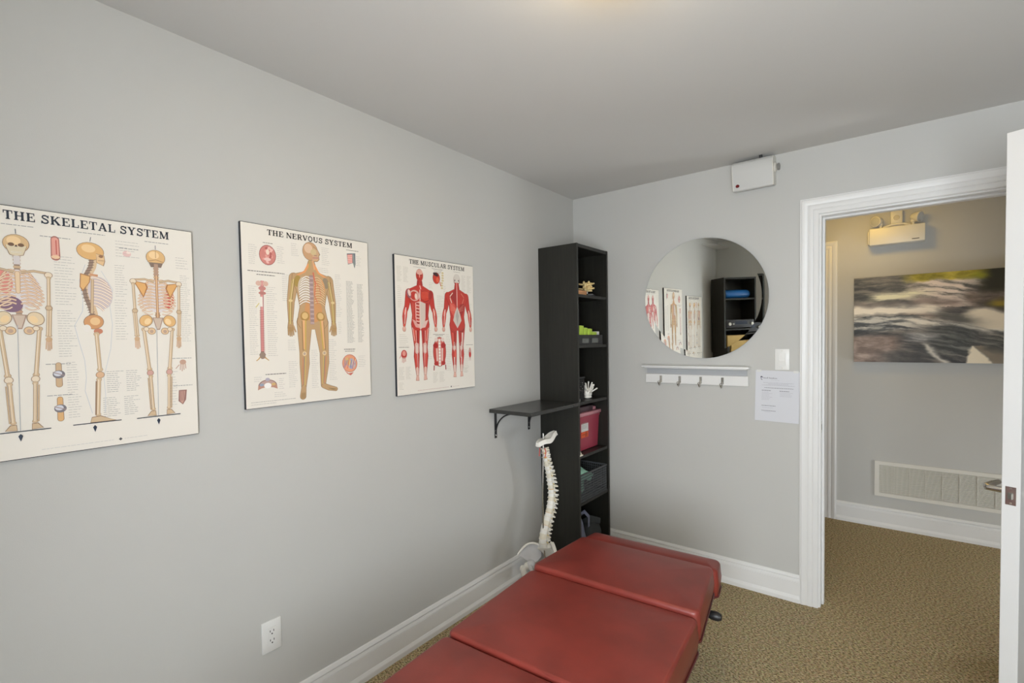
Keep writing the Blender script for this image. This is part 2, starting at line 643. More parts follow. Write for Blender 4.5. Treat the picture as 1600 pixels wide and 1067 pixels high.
po.location = ((WX0 + WX1) / 2, YB - .11, (WZ0 + WZ1) / 2)
po.rotation_euler = (R(90), 0, 0)

# baseboards
BB = [(0, .149), (.004, .149), (.0065, .1475), (.0125, .136), (.0130, .1325), (.0045, .1315), (.0045, .1275), (.0080, .1265), (.0130, .1145),
      (.0130, .1120), (.0105, .1110), (.0105, .1095), (.0125, .1080), (.0125, .036), (.0140, .0345), (.0205, .0220), (.0210, .019), (.0210, 0), (0, 0)]


def baseboard(name, p0, p1, out, label):
    p0, p1, out = Vector(p0), Vector(p1), Vector(out)
    m = MB()
    A = [m.bm.verts.new(p0 + out * d + Vector((0, 0, z))) for d, z in BB]
    B = [m.bm.verts.new(p1 + out * d + Vector((0, 0, z))) for d, z in BB]
    n = len(BB)
    for i in range(n):
        m.bm.faces.new((A[i], A[(i + 1) % n], B[(i + 1) % n], B[i]))
    m.bm.faces.new(A)
    m.bm.faces.new(B[::-1])
    return struct(m.build(name, TRIM), label, 'baseboard')


CW = 0.085       # casing width
baseboard('baseboard_left', (0, YB, 0), (0, 0, 0), (1, 0, 0), 'moulded white baseboard under the anatomy charts')
baseboard('baseboard_far', (0.0215, 0, 0), (DX0 - .009 - CW, 0, 0), (0, -1, 0), 'moulded white baseboard between bookcase and door casing')
baseboard('baseboard_right', (XR, YB, 0), (XR, 0, 0), (-1, 0, 0), 'moulded white baseboard on the right wall')
baseboard('baseboard_back', (0.0215, YB, 0), (XR - .022, YB, 0), (0, 1, 0), 'moulded white baseboard below the window')
baseboard('baseboard_hall', (1.433, YH, 0), (3.5, YH, 0), (0, -1, 0), 'moulded white baseboard in the hall below the grille')

# door casings: moulded profile swept round the opening with mitred corners
CP = [(0, 0), (0, .010), (.004, .0135), (.018, .0145), (.024, .0125), (.028, .0160), (.036, .0175), (.045, .0165), (.050, .0140), (.054, .0165),
      (.066, .0200), (.076, .0205), (.080, .0175), (.085, .0170), (.085, 0)]


def casing(name, x0, x1, zt, yw, out, parent=None, label=None):
    m = MB()
    rows = []
    for u, d in CP:
        rows.append([m.bm.verts.new((x, yw + out * d, z)) for x, z in ((x0 - u, 0), (x0 - u, zt + u), (x1 + u, zt + u), (x1 + u, 0))])
    n = len(CP)
    for i in range(n):
        a, b = rows[i], rows[(i + 1) % n]
        for k in range(3):
            m.bm.faces.new((a[k], a[k + 1], b[k + 1], b[k]))
    m.bm.faces.new([r[0] for r in rows])
    m.bm.faces.new([r[3] for r in rows][::-1])
    o = m.build(name, TRIM, parent, smooth=25)
    if not parent:
        struct(o, label, 'trim')
    return o


casing('trim_1', DX0 - .009, DX1 + .009, DZ + .009, 0, -1, label='moulded white casing around the treatment room doorway')
casing('trim_2', DX0 - .009, DX1 + .009, DZ + .009, WT, 1, label='moulded white casing on the hall side of the doorway')
jm = MB()
jm.box(DX0 - .02, DX0, 0.0, WT, 0, DZ + .02, .0015, 1).box(DX1, DX1 + .02, 0.0, WT, 0, DZ + .02, .0015, 1).box(DX0, DX1, 0.0, WT, DZ, DZ + .02, .0015, 1)
jm.box(DX0, DX0 + .011, .045, .085, 0, DZ, .002, 1).box(DX1 - .011, DX1, .045, .085, 0, DZ, .002, 1).box(DX0 + .011, DX1 - .011, .045, .085, DZ - .011, DZ, .002, 1)
jamb = struct(jm.build('trim_3', TRIM), 'white door jamb with stop inside the doorway', 'trim')
stk = box_obj('strike_plate', NICKEL, DX0, DX0 + .0015, .004, .032, .93, .99, parent=jamb)
box_obj('strike_hole', DARK, DX0 + .0016, DX0 + .0019, .010, .026, .945, .975, parent=stk)

# hall door frame (another doorway along the hall wall)
casing('trim_4', 0.60, 1.348, 2.080, YH, -1, label='moulded white casing of the door along the hall wall')
d2 = bpy.data.objects.new('door_2', None)
COL.objects.link(d2)
d2.location = (0.60, YH, 0)
struct(d2, 'closed white door in the hall wall', 'door')
box_obj('door_slab', DOORW, 0.004, .745, -.006, -.0005, .012, 2.076, .001, d2)
for zz in (.25, 1.0, 1.80):
    MB().cyl((.746, -.012, zz), (.746, -.012, zz + .09), .006, n=10).build('hinge', NICKEL, d2, smooth=40)

# ------------------------------------------------------------------ open door
hx, hy = DX1 - .004, -0.004
lx, ly = 2.0470, -0.8330
al = math.atan2(ly - hy, lx - hx)
DWID = math.hypot(lx - hx, ly - hy)
door = bpy.data.objects.new('door_1', None)
COL.objects.link(door)
door.location = (hx, hy, 0)
door.rotation_euler = (0, 0, al)
struct(door, 'open white door seen edge on at the right', 'door')
DT = 0.043
m = MB().box(0.003, DWID, 0.0, DT, 0.014, DZ, .0015, 1)
slab = m.build('door_slab', DOORW, door, smooth=30)
for z0, z1 in ((.22, .86), (1.06, 1.86)):
    for yy in (-.0015, DT - .0005):
        for xa, xb in ((.12, .42), (.49, .79)):
            mm = MB()
            mm.box(xa, xb, yy, yy + .002, z0, z0 + .025).box(xa, xb, yy, yy + .002, z1 - .025, z1)
            mm.box(xa, xa + .025, yy, yy + .002, z0 + .025, z1 - .025).box(xb - .025, xb, yy, yy + .002, z0 + .025, z1 - .025)
            mm.build('panel_moulding', DOORW, door)
LZ = 0.932
pln = MB().box(DWID, DWID + .0012, DT / 2 - .0125, DT / 2 + .0125, LZ - .029, LZ + .029, .0005, 1).build('latch_plate', CHROME, door)
MB().prism([(DT / 2 - .006, 0), (DT / 2 + .006, 0), (DT / 2 + .004, .009), (DT / 2 - .006, .003)], LZ - .009, LZ + .009, 'z',
           Matrix(((0, 1, 0, DWID + .001), (1, 0, 0, 0), (0, 0, 1, 0), (0, 0, 0, 1)))).build('latch_bolt', CHROME, pln)
for zz in (LZ - .023, LZ + .023):
    MB().cyl((DWID + .001, DT / 2, zz), (DWID + .0018, DT / 2, zz), .003, n=10).build('screw', NICKEL, pln)
for side in (-1, 1):
    y0 = 0 if side < 0 else DT
    s = side
    MB().lathe([(.0, 0), (.026, 0), (.0265, .004), (.024, .008), (.014, .010), (.012, .012), (.0, .012)], 28,
               Matrix.Translation((DWID - .062, y0, LZ)) @ Matrix.Rotation(-s * PI / 2, 4, 'X')).build('rose', NICKEL, door, smooth=40)
    lv = MB()
    pts = [(DWID - .062, y0 + s * .008, LZ), (DWID - .062, y0 + s * .040, LZ), (DWID - .066, y0 + s * .052, LZ), (DWID - .080, y0 + s * .057, LZ),
           (DWID - .12, y0 + s * .056, LZ), (DWID - .165, y0 + s * .052, LZ), (DWID - .172, y0 + s * .050, LZ)]
    lv.tube(pts, [.010, .010, .0105, .0105, .0095, .0085, .005], 14)
    lv.build('lever', CHROME, door, smooth=50)
for zz in (.22, 1.02, 1.82):
    MB().cyl((0, -.008, zz), (0, -.008, zz + .09), .006, n=10).build('hinge', NICKEL, door, smooth=40)

# ------------------------------------------------------------------ ceiling dome lamp
dome = thing('ceiling_lamp', 'round flush white glass dome lamp on the ceiling', 'lamp', (1.256, -1.893, ZC))
MB().lathe([(0, -.001), (.062, -.001), (.066, -.006), (.060, -.030), (0, -.030)], 32).build('lamp_base', NICKEL, dome, smooth=40)
GLOW = mat('lamp_glass', (0.85, 0.83, 0.78), 0.3, emit=(1.0, 0.79, 0.50, 1), estr=LAMP)
MB().lathe([(0, -.0305), (.10, -.031), (.172, -.040)] + [(.172 * math.cos(R(a)), -.040 - .060 * math.sin(R(a))) for a in range(9, 90, 9)] + [(0, -.100)], 48).build('glass_dome', GLOW, dome, smooth=60)
MB().lathe([(.1725, -.037), (.176, -.038), (.1765, -.046), (.1725, -.047)], 48).build('rim_ring', NICKEL, dome, smooth=40)
MB().lathe([(0, -.1002), (.008, -.101), (.010, -.106), (.006, -.116), (0, -.118)], 16).build('finial', NICKEL, dome, smooth=40)
hl = thing('hall_ceiling_lamp', 'round warm glass dome lamp on the hall ceiling', 'lamp', (1.55, 1.00, ZC + .02))
MB().lathe([(0, -.001), (.14, -.001), (.15, -.02), (0, -.02)], 40).build('lamp_base', NICKEL, hl, smooth=40)
GLOWH = mat('hall_lamp_glass', (0.85, 0.78, 0.6), 0.3, emit=(1.0, 0.60, 0.06, 1), estr=HALL_LAMP)
MB().lathe([(.138, -.0202)] + [(.136 * math.cos(R(a)), -.021 - .06 * math.sin(R(a))) for a in range(0, 90, 9)] + [(0, -.081)], 40).build('glass_dome', GLOWH, hl, smooth=60)

# ------------------------------------------------------------------ treatment table
TB = thing('treatment_table', 'long maroon vinyl treatment table with sectioned padded top', 'treatment table', (0.992, -1.468, 0), R(3.6))


def cushion(name, y0, y1, w0, w1, ztop0, ztop1, th, r=.028, lab=None):
    """rounded upholstered pad; w0,z0 at y0 (near), w1,z1 at y1 (far)"""
    n, k = 28, 6
    m = MB()
    # superellipse-ish rounded rectangle rings
    def outline(inset, z_off):
        pts = []
        cr = max(.006, .022 - inset * .6)
        ya, yb = y0 + inset, y1 - inset
        wa, wb = w0 / 2 - inset, w1 / 2 - inset
        cs = [(wa, ya, -90, 0), (wb, yb, 0, 90), (-wb, yb, 90, 180), (-wa, ya, 180, 270)]
        for cx, cy, a0, a1 in cs:
            ox = cx - math.copysign(cr, cx)
            oy = cy + cr if cy == ya else cy - cr
            for q in range(7):
                a = R(a0 + (a1 - a0) * q / 6)
                pts.append((ox + cr * math.cos(a), oy + cr * math.sin(a)))
        return pts

    def zt(y):
        f = (y - y0) / (y1 - y0)
        return ztop0 + (ztop1 - ztop0) * f
    rings = []
    # from bottom to top
    prof = [(.012, -th), (.0, -th + .012), (-.004, -th * .5), (0.0, -r)]
    for q in range(1, 7):
        a = R(90 * q / 6)
        prof.append((r * (1 - math.cos(a)), -r + r * math.sin(a)))
    lim = min(w0, w1, y1 - y0) / 2 - .032
    prof += [(min(.07, lim), .004), (min(.15, lim + .012), .0065)]
    for ins, dz in prof:
        pts = outline(ins, dz)
        rings.append([m.bm.verts.new((p[0], p[1], zt(p[1]) + dz)) for p in pts])
    nn = len(rings[0])
    for A, B in zip(rings, rings[1:]):
        for i in range(nn):
            m.bm.faces.new((A[i], A[(i + 1) % nn], B[(i + 1) % nn], B[i]))
    m.bm.faces.new(rings[0][::-1])
    m.bm.faces.new(rings[-1])
    o = m.build(name, LEATHER, TB, smooth=70)
    # stitched piping along the lower hem
    pts = outline(-.002, 0)
    pp = MB()
    loop = [(p[0], p[1], zt(p[1]) - th * .86) for p in pts]
    pp.tube(loop + [loop[0]], .0035, 6, cap=False)
    pp.build('piping', PIPING, o, smooth=60)
    return o


cushion('cushion', 0.003, .366, .618, .556, .577, .571, .115, r=.013)
cushion('cushion', .372, .497, .572, .556, .553, .548, .12, r=.018)
cushion('cushion', -.482, -.001, .626, .620, .562, .562, .12, r=.012)
cushion('cushion', -1.32, -.486, .634, .628, .556, .556, .12, r=.014)
fr = MB()
fr.box(-.24, -.20, -1.25, .42, .37, .415, .004).box(.20, .24, -1.25, .42, .37, .415, .004)
for yy in (-1.2, -.7, -.25, .1, .36):
    fr.box(-.20, .20, yy, yy + .04, .375, .41, .003)
fr.build('frame', BLACKI, TB, smooth=40)
MB().box(-.17, .17, -.92, .05, .09, .375, .012).build('pedestal', BLACKI, TB, smooth=40)
MB().box(-.24, .24, -1.05, .20, .012, .09, .012).build('base', BLACKI, TB, smooth=40)
for sx in (-1, 1):
    for yy in (-1.0, .15):
        MB().lathe([(0, 0), (.022, 0), (.024, .006), (.018, .013), (0, .013)], 16, Matrix.Translation((sx * .2, yy, 0))).build('foot', BLACKI, TB, smooth=40)
kn = MB().cyl((.20, .325, .405), (.278, .325, .405), .006, n=10).build('adjusting_rod', CHROME, TB, smooth=40)
MB().lathe([(0, -.028), (.012, -.026), (.0165, -.015), (.0165, .008), (.010, .020), (0, .022)], 18,
           Matrix.Translation((.292, .325, .405)) @ Matrix.Rotation(PI / 2, 4, 'Y')).build('knob', BLACKI, kn, smooth=50)

# ------------------------------------------------------------------ bookcases
def bookcase(name, label, loc, rz, shelf_z):
    t = thing(name, label, 'bookcase', loc, rz)
    # local: x across the width 0..0.40, front toward -y (y = -0.28), back y = 0
    W, D, H, p = .40, .28, 2.02, .018
    # side panels notched at the lower back to clear the baseboard
    prof = [(-D, 0), (-.0225, 0), (-.0225, .153), (0, .153), (0, H), (-D, H)]
    MB().prism(prof, 0, p, 'x').build('side_panel', BLACKW, t)
    MB().prism(prof, W - p, W, 'x').build('side_panel', BLACKW, t)
    box_obj('top_panel', BLACKW, p, W - p, -D + .001, 0, H - .022, H - .001, .001, t, 1)
    box_obj('back_panel', BLACKW, p, W - p, -.006, -.001, .155, H - .022, 0, t)
    box_obj('bottom_panel', BLACKW, p, W - p, -D + .001, -.023, .060, .080, .001, t, 1)
    box_obj('plinth', BLACKW, p, W - p, -D + .012, -D + .026, 0, .060, .001, t, 1)
    for z in shelf_z:
        box_obj('shelf', BLACKW, p + .0005, W - p - .0005, -D + .004, -.007, z - .018, z, .001, t, 1)
    # drilled shelf-pin holes in the side panels
    hm = MB()
    for zz in [0.2 + .032 * k for k in range(54)]:
        for xx, dx in ((p, .0004), (W - p - .0004, .0004)):
            for yy in (-.23, -.06):
                hm.cyl((xx, yy, zz), (xx + dx, yy, zz), .0028, n=6)
    h = hm.build('pin_holes', DARK, t)
    h['kind'] = 'stuff'
    return t


BS = [1.716, 1.406, 1.056, .726, .433]
bc = bookcase('bookcase', 'tall narrow black bookcase in the corner by the round mirror', (0.001, -.437, 0), R(90), BS)
BCX, BCY = 0.001, -.437

# ------------------------------------------------------------------ wall shelf on brackets
ws = thing('wall_shelf', 'small black wall shelf on curved iron brackets beside the bookcase', 'shelf', (0, -.692, 1.060), R(90))
box_obj('board', SHELFW, -.246, .252, -.292, -.001, -.021, 0, .0015, ws, 1)
for xx in (-.193, .127):
    b = MB()
    b.box(xx - .0095, xx + .0095, -.005, -.0005, -.172, -.0215, .001, 1)
    b.box(xx - .0095, xx + .0095, -.20, -.005, -.0255, -.0215, .001, 1)
    pts = []
    for k in range(13):
        a = R(90 * k / 12)
        pts.append((xx, -.006 - .125 * (1 - math.cos(a)) , -.14 + .114 * math.sin(a)))
    b.tube(pts, .0042, 8)
    br = b.build('bracket', BLACKI, ws, smooth=40)
    for zz in (-.155, -.130):
        MB().lathe([(0, 0), (.0045, 0), (.003, .0022), (0, .0025)], 10, Matrix.Translation((xx, -.005, zz)) @ Matrix.Rotation(PI / 2, 4, 'X')).build('screw', CHROME, br, smooth=50)

# ------------------------------------------------------------------ round bevelled mirror (top leaning slightly forward)
mr = thing('round_mirror', 'large round frameless mirror hanging above the white hook rail', 'mirror', (0.886, -.012, 1.670))
RM = .353
BW = .034        # the ground edge turns the reflection slightly back toward the centre
tilt = Matrix.Rotation(R(1.03), 4, 'X') @ Matrix.Rotation(PI / 2, 4, 'X')
MB().lathe([(0, .0060), (RM - BW, .0060)], 128, tilt, cap=False).build('mirror_glass', MIRROR, mr)
MB().lathe([(RM - BW, .0060), (RM, .0060 + BW * math.tan(R(.75)))], 128, tilt, cap=False).build('bevelled_edge', MIRROR, mr)
MB().lathe([(RM, .0064), (RM, .0), (0, 0)], 128, tilt, cap=False).build('backing', mat('mirror_back', (.12, .13, .13), .4), mr, smooth=40)
for sx in (-1, 1):
    for sz in (-1, 1):
        z_ = .22 * sz
        box_obj('mounting_pad', DARK, .2 * sx - .015, .2 * sx + .015, -.001 - .0 - (z_ * math.sin(R(1.03))) * 1 + 0, .0115, z_ - .015, z_ + .015, parent=mr)

# ------------------------------------------------------------------ hook rail
hr = thing('hook_rail', 'white ledge with four metal coat hooks under the round mirror', 'hook rail', (0.834, 0, 1.16))
box_obj('backboard', TRIM, -.303, .300, -.016, -.0005, 0, .056, .0015, hr, 1)
box_obj('gap_strip', mat('gap_strip_grey', (.42, .43, .44), .5), -.298, .292, -.004, -.0005, .0565, .0905, 0, hr)  # added grey strip in place of the wall between ledge and backboard
MB().prism([(-.0005, .091), (-.026, .091), (-.040, .093), (-.048, .0945), (-.048, .099), (-.0005, .099)], -.298, .300, 'x').build('crown_moulding', TRIM, hr, smooth=30)
box_obj('ledge', TRIM, -.312, .314, -.064, -.0005, .0992, .1115, .003, hr)
for xx in (-.203, -.085, .040, .163):
    h = MB()
    h.box(xx - .0075, xx + .0075, -.0185, -.016, .006, .046, .001, 1)
    hk = h.build('hook', CHROME, hr, smooth=40)
    q = MB()
    q.tube([(xx, -.0185, .020), (xx, -.025, .006), (xx, -.033, -.008), (xx, -.042, -.012), (xx, -.050, -.006), (xx, -.053, .004)], [.005, .005, .0045, .0042, .004, .004], 8)
    q.ball((xx, -.0535, .008), .0072)
    q.build('prong', CHROME, hk, smooth=60)

# ------------------------------------------------------------------ switch, outlet
sw = thing('light_switch', 'white rocker light switch beside the door casing', 'switch', (1.302, 0, 1.257))
box_obj('cover_plate', PLAST, -.035, .035, -.0055, 0, 0, .114, .002, sw)
box_obj('rocker_frame', PLAST, -.0175, .0175, -.0075, -.0055, .023, .091, .0008, sw, 1)
MB().prism([(-.0076, .028), (-.0125, .050), (-.0076, .086)], -.0145, .0145, 'x').build('rocker', PLAST, sw)
for zz in (.010, .104):
    MB().lathe([(0, 0), (.003, 0), (.002, .001), (0, .001)], 10, Matrix.Translation((0, -.0055, zz)) @ Matrix.Rotation(PI / 2, 4, 'X')).build('screw', CREAM, sw)

ol = thing('wall_outlet', 'white double socket outlet low on the left wall', 'outlet', (0, -2.167, .327), R(90))
box_obj('cover_plate', PLAST, -.035, .035, -.0055, 0, 0, .114, .002, ol)
rec = box_obj('receptacle', PLAST, -.0168, .0168, -.0072, -.0055, .0235, .0905, .001, ol, 1)
for zc in (.040, .073):
    for xx in (-.0065, .0065):
        box_obj('slot', DARK, xx - .0012, xx + .0012, -.0075, -.0071, zc - .001, zc + .0065, parent=rec)
    MB().lathe([(0, 0), (.0027, 0), (.0027, .0003), (0, .0003)], 12, Matrix.Translation((0, -.0072, zc - .0075)) @ Matrix.Rotation(PI / 2, 4, 'X')).build('ground_hole', DARK, rec)

# ------------------------------------------------------------------ paper notice
nt_ = thing('paper_notice', 'white printed letter sheet taped up below the light switch', 'notice', (1.274, 0, .971))
nt_.rotation_euler = (0, R(1.0), 0)
mm = MB()
mm.slab(9, 12, lambda u, v: Vector((-.108 + .216 * u, -.0022 - .0035 * abs(2 * u - 1) ** 2 * (1 - v) - .001 * math.sin(v * 5), .28 * v)), .0004)
sheet = mm.build('sheet', PAPER, nt_, smooth=60)


def bend(o):
    for v in o.data.vertices:
        u = (v.co.x + .108) / .216
        vv = v.co.z / .28
        v.co.y += -.0022 - .0035 * abs(2 * u - 1) ** 2 * (1 - vv) - .001 * math.sin(vv * 5) - .0006


P = Print()
P.ell(-.078, .243, .0055, .0055, (70, 65, 80))
P.line([(-.081, .236), (-.078, .230), (-.073, .229)], .003, (80, 75, 90))
P.ell(-.078, .240, .0022, .0035, (190, 190, 205))
o = P.build('letterhead_logo', sheet)
bend(o)
P = Print()
# heading set in small dark word shapes
hx0 = -.068
for wd, n in ((5, .0052), (8, .0050)):
    for k in range(wd):
        P.line([(hx0, .236), (hx0, .2435 if k in (0, 4) else .2405)], .0017, (95, 92, 100))
        P.line([(hx0, .2385), (hx0 + .0034, .2385)], .0016, (125, 122, 128))
        hx0 += n
    hx0 += .003
P.text(-.03, .012, .2285, (170, 170, 178), .0012)
for zz, a, b in ((.213, -.068, .080), (.2065, -.045, .055), (.200, -.075, .085)):
    P.text(a, b, zz, (150, 150, 158), .0014)
P.text(-.062, .078, .185, (105, 105, 112), .0022)
P.text(-.075, -.030, .170, (95, 95, 102), .0026)
for k in range(7):
    P.text(-.075, -.045 + .02 * random.random() + .006, .161 - .0068 * k, (165, 165, 172), .0013)
P.text(.012, .062, .170, (95, 95, 102), .0026)
for k in range(4):
    P.text(.014, .068 + .01 * random.random(), .162 - .0068 * k, (165, 165, 172), .0013)
P.text(-.075, -.005, .086, (110, 110, 118), .0026)
P.text(-.072, -.018, .075, (165, 165, 172), .0013)
P.text(-.075, -.005, .058, (110, 110, 118), .0026)
P.text(-.060, -.030, .051, (165, 165, 172), .0013)
o = P.build('printed_text', sheet)
o['kind'] = 'stuff'
bend(o)
for sx in (-1, 1):
    box_obj('tape', mat('clear_tape', (.72, .72, .70), .25), .09 * sx - .012, .09 * sx + .012, -.0072, -.0066 + .001, .272, .284, parent=sheet)

# ------------------------------------------------------------------ wall unit near the ceiling
em = thing('emergency_battery_unit', 'white curved metal unit with red button tucked under the ceiling', 'emergency unit', (1.170, 0, 2.245))
pf = [(-.0005, .012), (-.062, .0), (-.068, .004), (-.080, .055), (-.090, .092), (-.094, .118), (-.088, .140), (-.074, .154), (-.050, .160), (-.0005, .161)]
MB().prism(pf, -.098, .098, 'x').build('housing', mat('grey_white_enamel', (.56, .56, .54), .35), em, smooth=28)
for sx in (-1, 1):
    MB().prism([(a * .985 - .0004, b * .97 + .003) for a, b in pf], .0981 * sx, .1015 * sx, 'x').build('end_cap', CREAM, em, smooth=28)
MB().lathe([(0, 0), (.0095, 0), (.0095, .003), (.007, .006), (0, .007)], 18, Matrix.Translation((-.076, -.0725, .026)) @ Matrix.Rotation(R(73), 4, 'X')).build('test_button', mat('dark_red_button', (.16, .012, .014), .35), em, smooth=40)
MB().lathe([(0, 0), (.026, 0), (.026, .004), (.020, .008), (.010, .010), (.008, .014), (0, .015)], 20, Matrix.Translation((.1015, -.042, .098)) @ Matrix.Rotation(PI / 2, 4, 'Y')).build('lamp_socket', CREAM, em, smooth=40)
MB().lathe([(.009, .010), (.016, .013), (.019, .022), (.016, .024), (0, .019)], 20, Matrix.Translation((.1015, -.042, .098)) @ Matrix.Rotation(PI / 2, 4, 'Y')).build('lamp_cup', mat('grey_metal', (.35, .35, .34), .4, metal=.6), em, smooth=40)
box_obj('ceiling_clip', DARK, .030, .044, -.060, -.046, .1605, .1748, .001, em)

# ------------------------------------------------------------------ hall: emergency light, picture, grille
el = thing('hall_emergency_light', 'cream emergency light box with two lamp heads above the picture', 'emergency light', (1.789, YH, 2.09))
MB().box(-.157, .157, -.085, -.0005, 0, .121, .006).build('battery_box', CREAM, el, smooth=40)
box_obj('nameplate', DARK, .085, .125, -.0856, -.085, .016, .021, parent=el)
MB().box(-.166, -.157, -.060, -.006, .012, .108, .004).build('end_cover', CREAM, el, smooth=40)
MB().box(-.034, .034, -.030, -.0005, .1215, .240, .006).build('junction_box', CREAM, el, smooth=40)
MB().lathe([(0, 0), (.018, 0), (.016, .003), (0, .004)], 20, Matrix.Translation((0, -.030, .19)) @ Matrix.Rotation(PI / 2, 4, 'X')).build('junction_cap', mat('cream_dim', (.55, .52, .44), .5), el, smooth=40)
MB().tube([(-.075, -.045, .126), (-.03, -.05, .138), (0, -.045, .142), (.04, -.05, .138), (.075, -.045, .126)], .008, 8).build('lamp_bar', CREAM, el, smooth=60)
for sx in (-1, 1):
    hd = MB().tube([(sx * .092, -.045, .1205), (sx * .092, -.045, .148)], .010, 10).ball((sx * .092, -.045, .152), .017).build('lamp_arm', CREAM, el, smooth=60)
    dirv = Vector((-.55, -.80, -.12)) if sx < 0 else Vector((.80, -.45, -.22))
    rot = dirv.to_track_quat('Z', 'Y').to_matrix().to_4x4()
    mtx = Matrix.Translation(Vector((sx * .105, -.048, .176))) @ rot
    MB().lathe([(0, -.030), (.014, -.028), (.024, -.016), (.034, .012), (.037, .030), (.034, .031), (.0, .030)], 24, mtx).build('lamp_head', CREAM, el, smooth=40)
    MB().lathe([(0, .036), (.02, .0355), (.033, .0315), (0, .0312)], 24, mtx).build('lens', mat('lens_glass', (.5, .5, .48), .15), hd, smooth=40)

# river picture: photograph printed on canvas
pic = thing('river_picture', 'wide canvas photo print of white water rushing over dark rocks', 'picture', (1.541, YH, 1.236))
PW, PH = 1.10, .627
box_obj('canvas_frame', mat('canvas_side', (.05, .048, .045), .7), 0, PW, -.036, -.0005, 0, PH, .001, pic, 1)


def fbm(x, y, s, oct=4):
    return noise.fractal(Vector((x * s, y * s, 3.7)), 0.9, 2.0, oct)


def lerp(a, b, t):
    t = max(0, min(1, t))
    return tuple(a[i] + (b[i] - a[i]) * t for i in range(3))


def smooth(a, b, x):
    t = max(0, min(1, (x - a) / (b - a)))
    return t * t * (3 - 2 * t)


def river(u, v):
    """u to the right in picture widths of the visible 0.82 m, v up 0..1 (both as seen in the photograph)"""
    u0, v0 = u, v
    u = u0 + .030 * noise.fractal(Vector((u0 * 6, v0 * 6, 20.1)), .9, 2.0, 4)
    v = v0 + .016 * noise.fractal(Vector((u0 * 7, v0 * 16, 31.7)), .9, 2.0, 4)
    wv = .02 * fbm(u, v, 3)
    # long-exposure flow: noise stretched along the current
    fl = 1.25 * noise.fractal(Vector((u * 4.5 + v * 1.2, (v + .30 * u * u - .10 * u) * 26, 1.3)), .7, 2.0, 5)
    fl2 = noise.fractal(Vector((u * 5.0, (v + .25 * u) * 11, 8.3)), .8, 2.0, 3)
    rk = .6 * noise.fractal(Vector((u * 7, v * 15, 3.7)), .8, 2.0, 5)
    dark, mid, white = (46, 48, 52), (122, 116, 110), (226, 218, 205)
    c = lerp(dark, mid, .40 + .55 * fl)
    # rock band, upper left and right
    if v > .62:
        base = lerp((58, 60, 60), (150, 142, 134), .35 + .5 * rk + .35 * fl)
        lightw = smooth(.25, .60, u) * (1 - smooth(.62, .95, u))
        base = lerp(base, (216, 202, 194), lightw * (.75 + .9 * fl))
        c = base
    # upper left rocks dark
    g = (1 - smooth(.10, .45, u)) * smooth(.68, .80, v)
    c = lerp(c, lerp((52, 54, 56), (112, 108, 102), .4 + .8 * fl), g * .85)
    # pale spray 0.70-0.8 left-centre
    g = smooth(.06, .2, u) * (1 - smooth(.40, .62, u)) * math.exp(-((v - .755 - .10 * u + .02) / .045) ** 2)
    c = lerp(c, (216, 212, 184), 1.2 * g * (.85 + .5 * fl))
    # dark shelf of rock
    g = (1 - smooth(.50, .70, u)) * math.exp(-((v - .675 - wv) / .038) ** 2)
    c = lerp(c, lerp((60, 60, 64), (118, 108, 104), .4 + .8 * rk), g)
    g = smooth(.40, .52, u) * (1 - smooth(.68, .76, u)) * math.exp(-((v - .66) / .05) ** 2)
    c = lerp(c, lerp((96, 84, 80), (170, 150, 142), .5 + .8 * rk), g * .85)
    # right hand rocks
    g = smooth(.70, .80, u) * math.exp(-((v - .70) / .10) ** 2)
    c = lerp(c, lerp((70, 60, 54), (158, 138, 126), .45 + .9 * rk), g * .9)
    g = smooth(.86, .98, u) * smooth(.50, .62, v) * (1 - smooth(.66, .72, v))
    c = lerp(c, (78, 66, 34), g * .7)
    g = math.exp(-(((u - .95) / .07) ** 2 + ((v - .625) / .03) ** 2))
    c = lerp(c, (150, 130, 30), g * .8)
    # trees at the top
    g = smooth(.30, .45, u) * smooth(.905, .945, v + .03 * rk)
    c = lerp(c, lerp((110, 104, 20), (190, 176, 70), .5 + rk), g)
    g = smooth(.80, .90, u + .05 * rk) * smooth(.72, .80, v)
    c = lerp(c, (38, 36, 22), g)
    g = math.exp(-(((u - .82) / .05) ** 2 + ((v - .94) / .03) ** 2))
    c = lerp(c, (130, 135, 20), g * .8)
    # white foaming fall across the left and middle
    ctr = .600 - .015 * u + .008 * math.sin(u * 40) * (1 - u)
    wdt = .060 - .020 * u
    g = math.exp(-((v - ctr) / wdt) ** 2) * (1 - smooth(.50, .66, u))
    c = lerp(c, white, 1.25 * g * (1.0 + .25 * fl))
    # brown rock island
    g = math.exp(-(((u - .46) / .11) ** 4 + ((v - .520) / .036) ** 2))
    c = lerp(c, lerp((104, 90, 82), (160, 140, 128), .5 + rk), g * .9)
    # flowing grey water, lower left
    if v < .54:
        g = (1 - smooth(.35, .60, u)) * smooth(.34, .40, v)
        c = lerp(c, lerp((70, 74, 78), (190, 188, 182), .45 + 1.1 * fl), g)
        # second pale tongue running right and down
        ctr2 = .50 - .14 * max(0, u - .25) - .10 * max(0, u - .5)
        g = math.exp(-((v - ctr2) / .035) ** 2) * smooth(.22, .40, u)
        c = lerp(c, (214, 209, 200), 1.15 * g * (.85 + .5 * fl))
    # bright pool at the right
    edge = .60 - .55 * max(0, u - .78) ** 1.2
    g = smooth(.70, .80, u - .6 * abs(v - .52)) * smooth(.36 - .22 * (u - .8), .43 - .22 * (u - .8), v) * (1 - smooth(edge - .02, edge + .03, v))
    c = lerp(c, (218, 208, 190), g)
    # dark slick of water right of centre
    g = math.exp(-(((u - .68) / .17) ** 4 + ((v - (.25 - .05 * (u - .6))) / .155) ** 4))
    c = lerp(c, lerp((52, 55, 56), (110, 112, 110), .30 + .8 * fl), g)
